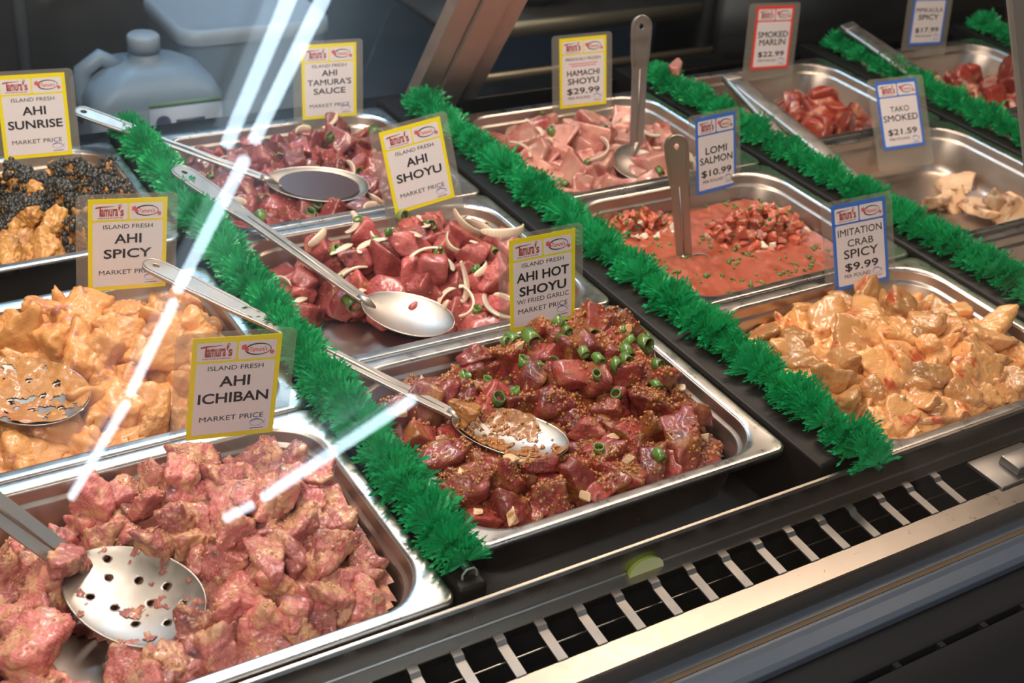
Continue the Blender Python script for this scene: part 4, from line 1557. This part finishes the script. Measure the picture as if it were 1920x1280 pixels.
# --- front: creamy imitation crab
hC1 = lambda x, y: (-0.016 + 0.034 * gs(x, y, 0.235, 0.075, 0.115, 0.090) - 0.035 * gs(x, y, 0.375, 0.20, 0.06, 0.06) - 0.015 * gs(x, y, 0.1, 0.2, 0.05, 0.05))
ms = chunk_set('imitation_crab_piece', M_CRAB, 12, 0.030, 108, (1.45, 0.95, 0.62), 0.25, rough=0.09, fine=0.05, cuts=2, p=5, bend=0.15)
pile('C1', 'imitation_crab_piece', ms, 0.028, hC1, 7, 'cream-dressed imitation crab piece with orange-red edge in the front pan', 'crab', 'imitation crab pieces', 0.72, 0.35, tilt=0.8)
bed('C1', 'crab_dressing', hC1, 0.005, M_CREAM, 'pale orange creamy dressing around the imitation crab', 7, 0.010, 110, 90, 75)

# --- middle: lomi salmon
flC2 = lambda x, y: -0.030
hC2 = lambda x, y: -0.045 + 0.046 * gs(x, y, 0.296, 0.378, 0.070, 0.042) + 0.034 * gs(x, y, 0.155, 0.440, 0.06, 0.03)
bed('C2', 'tomato_brine', flC2, 0.0, M_LOMI, 'pinkish red liquid of tomato and salmon in the middle pan', 8, 0.0022, 90, 70, scale=90)
ms = chunk_set('salmon_dice', M_SALM, 6, 0.0105, 109, (1.3, 1.0, 0.7), rough=0.08, fine=0.05)
ms += chunk_set('salmon_dice', M_ONION, 1, 0.009, 110, (1.2, 1.0, 0.6), rough=0.04, fine=0.0)
hC2b = lambda x, y: (hC2(x, y) if hC2(x, y) > -0.030 else None)
pile('C2', 'salmon_dice', ms, 0.0115, hC2b, 8, 'small red salmon or tomato dice heaped in red liquid', 'salmon', 'diced salmon and tomato', 0.80, 0.3, lower=False, limit=290)
bv = surface('C2')
crumbs('C2', bv, 'scallion_bits', M_SCAL, 340, 0.0026, 16, 'small chopped scallion bits floating in the red liquid', thr=0.12, cluster=40)

# --- back: yellowtail
hC3 = lambda x, y: -0.036 + 0.026 * gs(x, y, 0.23, 0.66, 0.10, 0.07) + 0.006 * gs(x, y, 0.3, 0.6, 0.08, 0.08)
ms = chunk_set('yellowtail_cube', M_HAM, 9, 0.034, 111, (1.1, 1.0, 0.85), rough=0.04, fine=0.01, cuts=2, p=11)
pile('C3', 'yellowtail_cube', ms, 0.033, hC3, 9, 'pale pink yellowtail cube in the back pan under the leaning post', 'fish', 'yellowtail cubes', 0.84, 0.25)
bed('C3', 'yellowtail_juice', hC3, 0.024, M_SAUCE_R, 'pinkish juice under the yellowtail cubes', 9, 0.002)
bv = surface('C3')
scatter('C3', bv, 'onion_slice', ONIONS, 14, 27, 'curved white onion slice on the pink yellowtail', 'onion', 'onion slices on the yellowtail', 0.004, mind=0.03, margin=0.016)
scatter('C3', bv, 'scallion_ring', RINGS, 10, 28, 'green scallion piece among the pink yellowtail cubes', 'scallion', 'scallion pieces on the yellowtail', 0.002, mind=0.03, lie=0.6)

# --- smoked marlin, octopus, pipikaula
hD3 = lambda x, y: (-0.062 + 0.052 * gs(x, y, 0.640, 0.640, 0.065, 0.070)) if gs(x, y, 0.640, 0.640, 0.065, 0.070) > 0.42 else None
ms = chunk_set('smoked_marlin_chunk', M_MARL, 6, 0.036, 112, (1.2, 1.0, 0.8), rough=0.06, fine=0.02, cuts=3, p=10)
pile('D3', 'smoked_marlin_chunk', ms, 0.035, hD3, 10, 'red and cream smoked marlin chunk in a nearly empty pan', 'fish', 'smoked marlin chunks', 0.76, 0.35)
ms = chunk_set('octopus_slice', M_TAKO, 6, 0.040, 113, (1.4, 1.0, 0.25), rough=0.09, fine=0.03, cuts=2, bend=0.2)
rr_ = random.Random(77)
for i, (x, y, z) in enumerate([(0.640, 0.300, -0.052), (0.665, 0.290, -0.045), (0.690, 0.285, -0.052), (0.655, 0.275, -0.050), (0.680, 0.272, -0.040), (0.625, 0.335, -0.056), (0.665, 0.370, -0.057), (0.700, 0.300, -0.046), (0.640, 0.268, -0.047), (0.600, 0.345, -0.057)]):
    put(ms[i % 6], 'octopus_slice', (x + 0.035, y + 0.050, z), (rr_.uniform(-0.5, 0.5), rr_.uniform(-0.5, 0.5), rr_.uniform(0, 6.28)), 'thin tan slice of smoked octopus on the bare pan', 'octopus', 'octopus slices', rr_.uniform(0.8, 1.1))
hE3 = lambda x, y: (-0.045 + 0.035 * gs(x, y, 0.95, 0.62, 0.08, 0.07)) if gs(x, y, 0.95, 0.62, 0.08, 0.07) > 0.3 else None
ms = chunk_set('pipikaula_strip', M_MARL, 5, 0.034, 114, (1.5, 0.9, 0.6), rough=0.06, fine=0.02)
pile('E3', 'pipikaula_strip', ms, 0.034, hE3, 11, 'red dried beef strip in the pan at the back right', 'meat', 'dried beef strips', 0.8, 0.3)
hE2 = lambda x, y: -0.020
pile('E2', 'pipikaula_strip', ms, 0.034, hE2, 12, 'red meat strip in the pan cut off at the right edge', 'meat', 'meat strips at the right edge', 0.85, 0.0, lower=False)

# pink fish cube fallen on the third green strip
put(chunk_set('fallen_fish_cube', M_HAM, 1, 0.020, 115, (1.1, 1.0, 0.9), rough=0.03, fine=0.01)[0], 'fallen_fish_cube', (0.4215, 0.728, 0.0370), (0.2, 0.1, 0.5), 'pale pink fish cube lying on top of the green strip by the tall spoon', 'fish')

def smear(neck, tip, up, bw, depth, mat, thr, label, holes=(), name='sauce_smear', y_max=1.0):
    neck, tip = Vector(neck), Vector(tip)
    Vs, Fs = bowl_geo((tip - neck).length, bw, depth, (), 60, 44)
    mm = frame(neck, tip, up)

    def nz(v):
        w = mm @ Vector(v)
        return noise.noise(w * 60) + 0.6 * noise.noise(w * 170)
    V = [mm @ Vector((v[0], v[1] * 0.97, v[2] + 0.0006 + 0.0026 * max(0.0, nz(v) - thr + 0.05) + 0.0012 * max(0.0, noise.noise((mm @ Vector(v)) * 420)))) for v in Vs]
    F = [f[::-1] for f in Fs if nz(Vs[f[0]]) > thr and all(math.hypot(Vs[f[0]][0] - a, Vs[f[0]][1] - b) > r * 1.2 for a, b, r in holes)]
    return tag(mesh(name, V, F, mat), label, 'sauce', kind='stuff')


smear((-0.606, 0.372, 0.010), (-0.531, 0.286, 0.006), (0.02, -0.16, 1), 0.080, 0.0080, M_SAUCE_O, -0.40, 'orange sauce smeared over the bowl of the perforated spoon', [(x * 1.3 - 0.008, y, r) for x, y, r in HOL])
gsm = smear((-0.2418, 0.171, -0.008), (-0.180, 0.082, -0.004), (0.05, -0.12, 1), 0.060, 0.012, M_CRUMB, -0.12, 'brown fried garlic paste lying in the spoon of the dark red tuna', name='garlic_smear')
crumbs('B1', BVHTree.FromPolygons([v.co for v in gsm.data.vertices], [tuple(p.vertices) for p in gsm.data.polygons]), 'garlic_crumbs', M_CRUMB, 700, 0.0017, 51, 'brown fried garlic crumbs heaped in the spoon of the dark red tuna', lambda x, y: -0.25 < x < -0.17 and 0.07 < y < 0.18, 34, -0.6)
smear((-0.585, 0.134, -0.018), (-0.523, 0.036, -0.022), (-0.12, -0.22, 1), 0.076, 0.010, M_SAUCE_P, 0.42, 'thin traces of pink sauce on the perforated spoon at the front left', [(x * 1.25 - 0.008, y, r) for x, y, r in HOL], 'sauce_traces')

# clump of tuna on the neck of the perforated spoon
put(chunk_set('tuna_clump', M_ICHI, 1, 0.026, 116, (1.2, 0.8, 0.6), rough=0.1, fine=0.06)[0], 'tuna_clump', (-0.5905, 0.125, -0.0085), (0.1, 0.3, 0.9), 'orange clump of tuna stuck on the neck of the perforated spoon', 'tuna')
put(chunk_set('garlic_clump', M_CRUMB, 1, 0.022, 117, (1.6, 0.8, 0.5), rough=0.1, fine=0.06)[0], 'garlic_clump', (-0.238, 0.160, 0.0035), (0.0, 0.2, -0.9), 'brown garlic clump on the neck of the spoon in the dark red tuna', 'garlic')

# ------------------------------------------------------------------ kitchen things behind the case
M_JUG = flat('jug_plastic', (0.21, 0.28, 0.36), 0.45)  # white plastic, with the bluish haze of the glass put into the colour
M_JLABEL = flat('jug_label', (0.30, 0.36, 0.43), 0.5)
M_GSTRIPE = flat('label_green', (0.16, 0.30, 0.14), 0.5)
M_NAVY = flat('label_navy', (0.05, 0.06, 0.12), 0.5)


def jug(x, y, z, w, d, h, label, rot=0.0, lab=True):
    t = thing('plastic_jug', label, 'jug', (x, y, z), 'white jugs behind the case')
    t.rotation_euler = (0, 0, rot)
    V, F = loft([rrect(-w / 2, w / 2, -d / 2, d / 2, 0.02, 0), rrect(-w / 2 - 0.002, w / 2 + 0.002, -d / 2 - 0.002, d / 2 + 0.002, 0.025, h * 0.06),
                 rrect(-w / 2 - 0.002, w / 2 + 0.002, -d / 2 - 0.002, d / 2 + 0.002, 0.025, h * 0.72), rrect(-w / 2 * 0.92, w / 2 * 0.92, -d / 2 * 0.92, d / 2 * 0.92, 0.035, h * 0.80),
                 rrect(-w * 0.30, w * 0.30, -d * 0.30, d * 0.30, 0.035, h * 0.88), rrect(-0.024, 0.024, -0.024, 0.024, 0.0235, h * 0.91), rrect(-0.022, 0.022, -0.022, 0.022, 0.0215, h * 0.96)], True)
    mesh('body', V, F, M_JUG, t)
    mb = MB()
    mb.lathe([(0.0, 0.026), (0.022, 0.026), (0.025, 0.023), (0.025, 0.0), (0.0, 0.0)], 24, (0, 0, h * 0.95))
    mb.build('cap', M_JLABEL, t)
    mb = MB()
    mb.tube([(-w * 0.20, 0, h * 0.86), (-w * 0.34, 0, h * 0.93), (-w * 0.47, 0, h * 0.86), (-w * 0.49, 0, h * 0.70), (-w * 0.47, 0, h * 0.55)], 0.014, 12)
    mb.build('handle', M_JUG, t)
    if lab:
        mb = MB(); mb.box(-w * 0.10, w * 0.46, -d / 2 - 0.0045, -d / 2 - 0.0025, h * 0.20, h * 0.70)
        L = mb.build('label', M_JLABEL, t)
        mb = MB(); mb.box(-w * 0.10, w * 0.46, -d / 2 - 0.0052, -d / 2 - 0.0040, h * 0.70, h * 0.725)
        mb.build('label_stripe', M_GSTRIPE, L)
        mb = MB()
        mb.lathe([(0.0, 0.0), (0.012, 0.0)], 20)
        o = mb.build('label_mark', M_NAVY, L)
        o.location = (-w * 0.00, -d / 2 - 0.0055, h * 0.60)
        o.rotation_euler = (R(90), 0, 0)
        mb = MB()
        for i, ww in enumerate((0.7, 0.9, 0.6)):
            mb.box(w * 0.10, w * 0.10 + w * 0.32 * ww, -d / 2 - 0.0056, -d / 2 - 0.0046, h * (0.58 - 0.055 * i), h * (0.61 - 0.055 * i))
        mb.build('label_lines', M_NAVY, L)


ZK = -0.32
jug(-0.165, 1.300, ZK, 0.205, 0.150, 0.255, 'white plastic jug with printed label and green stripe, behind the case')
t = thing('plastic_tub', 'large white lidded tub behind the labelled jug', 'tub', (0.060, 1.500, ZK))
V, F = loft([rrect(-0.120, 0.120, -0.10, 0.10, 0.03, 0), rrect(-0.132, 0.132, -0.11, 0.11, 0.035, 0.20), rrect(-0.134, 0.134, -0.112, 0.112, 0.036, 0.204), rrect(-0.134, 0.134, -0.112, 0.112, 0.036, 0.212)], True)
mesh('body', V, F, M_JUG, t)
V, F = loft([rrect(-0.137, 0.137, -0.115, 0.115, 0.037, 0.206), rrect(-0.138, 0.138, -0.116, 0.116, 0.038, 0.214), rrect(-0.137, 0.137, -0.115, 0.115, 0.037, 0.228), rrect(-0.130, 0.130, -0.108, 0.108, 0.034, 0.232), rrect(-0.120, 0.120, -0.098, 0.098, 0.03, 0.228)], True)
mesh('lid', V, F, M_JLABEL, t)
# thin pole, dark box and shelf behind the case
t = thing('pole', 'thin grey pole standing behind the small white jug', 'pole', (-0.28, 1.62, ZK))
mb = MB(); mb.tube([(0, 0, 0), (0, 0, 0.62)], 0.013, 12); mb.build('shaft', flat('pole_grey', (0.25, 0.27, 0.29), 0.4, 0.6), t)
mb = MB(); mb.lathe([(0.05, 0), (0.05, 0.008), (0.014, 0.014)], 20); mb.build('foot', flat('pole_foot', (0.12, 0.12, 0.13), 0.4), t)
t = thing('amber_knob', 'small amber knob in the dark kitchen behind the AHI SUNRISE card', 'knob', (-0.36, 1.52, -0.02))
mb = MB(); mb.lathe([(0.0, -0.012), (0.010, -0.009), (0.014, 0.0), (0.010, 0.009), (0.0, 0.012)], 20); o = mb.build('knob', flat('amber', (0.80, 0.42, 0.08), 0.3), t)
mb = MB(); mb.tube([(0, 0.01, 0), (0.01, 0.10, -0.25)], 0.006, 8); mb.build('shaft', M_BLACK, t)
t = thing('metal_shelf', 'dark steel shelf with pale edges behind the leaning post', 'shelf', (1.0, 1.30, -0.10))
M_EDGE = flat('shelf_edge', (0.20, 0.165, 0.11), 0.4, 0.6)
mb = MB(); mb.box(-0.62, -0.04, -0.02, 0.32, -0.010, 0.004); mb.build('board', flat('shelf_dark', (0.05, 0.045, 0.04), 0.4, 0.4), t)
mb = MB(); mb.box(-0.62, -0.04, -0.030, -0.020, -0.012, 0.016); mb.build('edge', M_EDGE, t)
mb = MB(); mb.box(-0.62, -0.04, -0.046, -0.037, -0.085, -0.070); mb.build('rail', M_EDGE, t)
for x in (-0.60, -0.06):
    mb = MB(); mb.box(x - 0.012, x + 0.012, -0.045, -0.021, -0.22, 0.30); mb.build('upright', flat('upright_dark', (0.03, 0.03, 0.03), 0.4), t)
t = thing('steel_bowl', 'dark rounded steel bowl on the shelf behind the case', 'bowl', (0.62, 1.42, -0.0955))
mb = MB(); mb.lathe([(0.0, 0.0), (0.05, 0.0), (0.09, 0.035), (0.105, 0.085), (0.110, 0.088), (0.108, 0.092), (0.102, 0.088), (0.086, 0.04), (0.048, 0.006), (0.0, 0.006)], 36); mb.build('shell', flat('bowl_dark', (0.12, 0.10, 0.08), 0.25, 0.9), t)
t = thing('dark_crate', 'dark crate in the kitchen behind the upper left cards', 'crate', (-0.30, 1.90, ZK))
mb = MB(); mb.box(-0.35, 0.30, -0.10, 0.15, 0, 0.40); mb.build('box', flat('crate_dark', (0.06, 0.065, 0.07), 0.5), t, bevel=0.01)
mb = MB(); mb.box(-0.36, 0.31, -0.11, 0.16, 0.40, 0.43); mb.build('lid', flat('crate_lid', (0.09, 0.095, 0.10), 0.5), t, bevel=0.006)
t = thing('navy_cloth', 'dark navy cloth draped behind the pipikaula card', 'cloth', (1.45, 1.25, -0.32))
V, F = [], []
for i in range(31):
    for j in range(21):
        V.append((-0.45 + i * 0.03, 0.02 * math.sin(i * 0.9) + j * 0.012, 0.30 - 0.014 * j + 0.006 * math.sin(i * 0.7 + j * 0.5)))
for i in range(30):
    for j in range(20):
        F.append((i * 21 + j, (i + 1) * 21 + j, (i + 1) * 21 + j + 1, i * 21 + j + 1))
o = mesh('cloth', V, F, flat('navy_fabric', (0.020, 0.028, 0.045), 0.8), t)
mb = MB(); mb.box(-0.45, 0.45, 0.03, 0.24, 0, 0.27); mb.build('stand', M_BLACK, t)
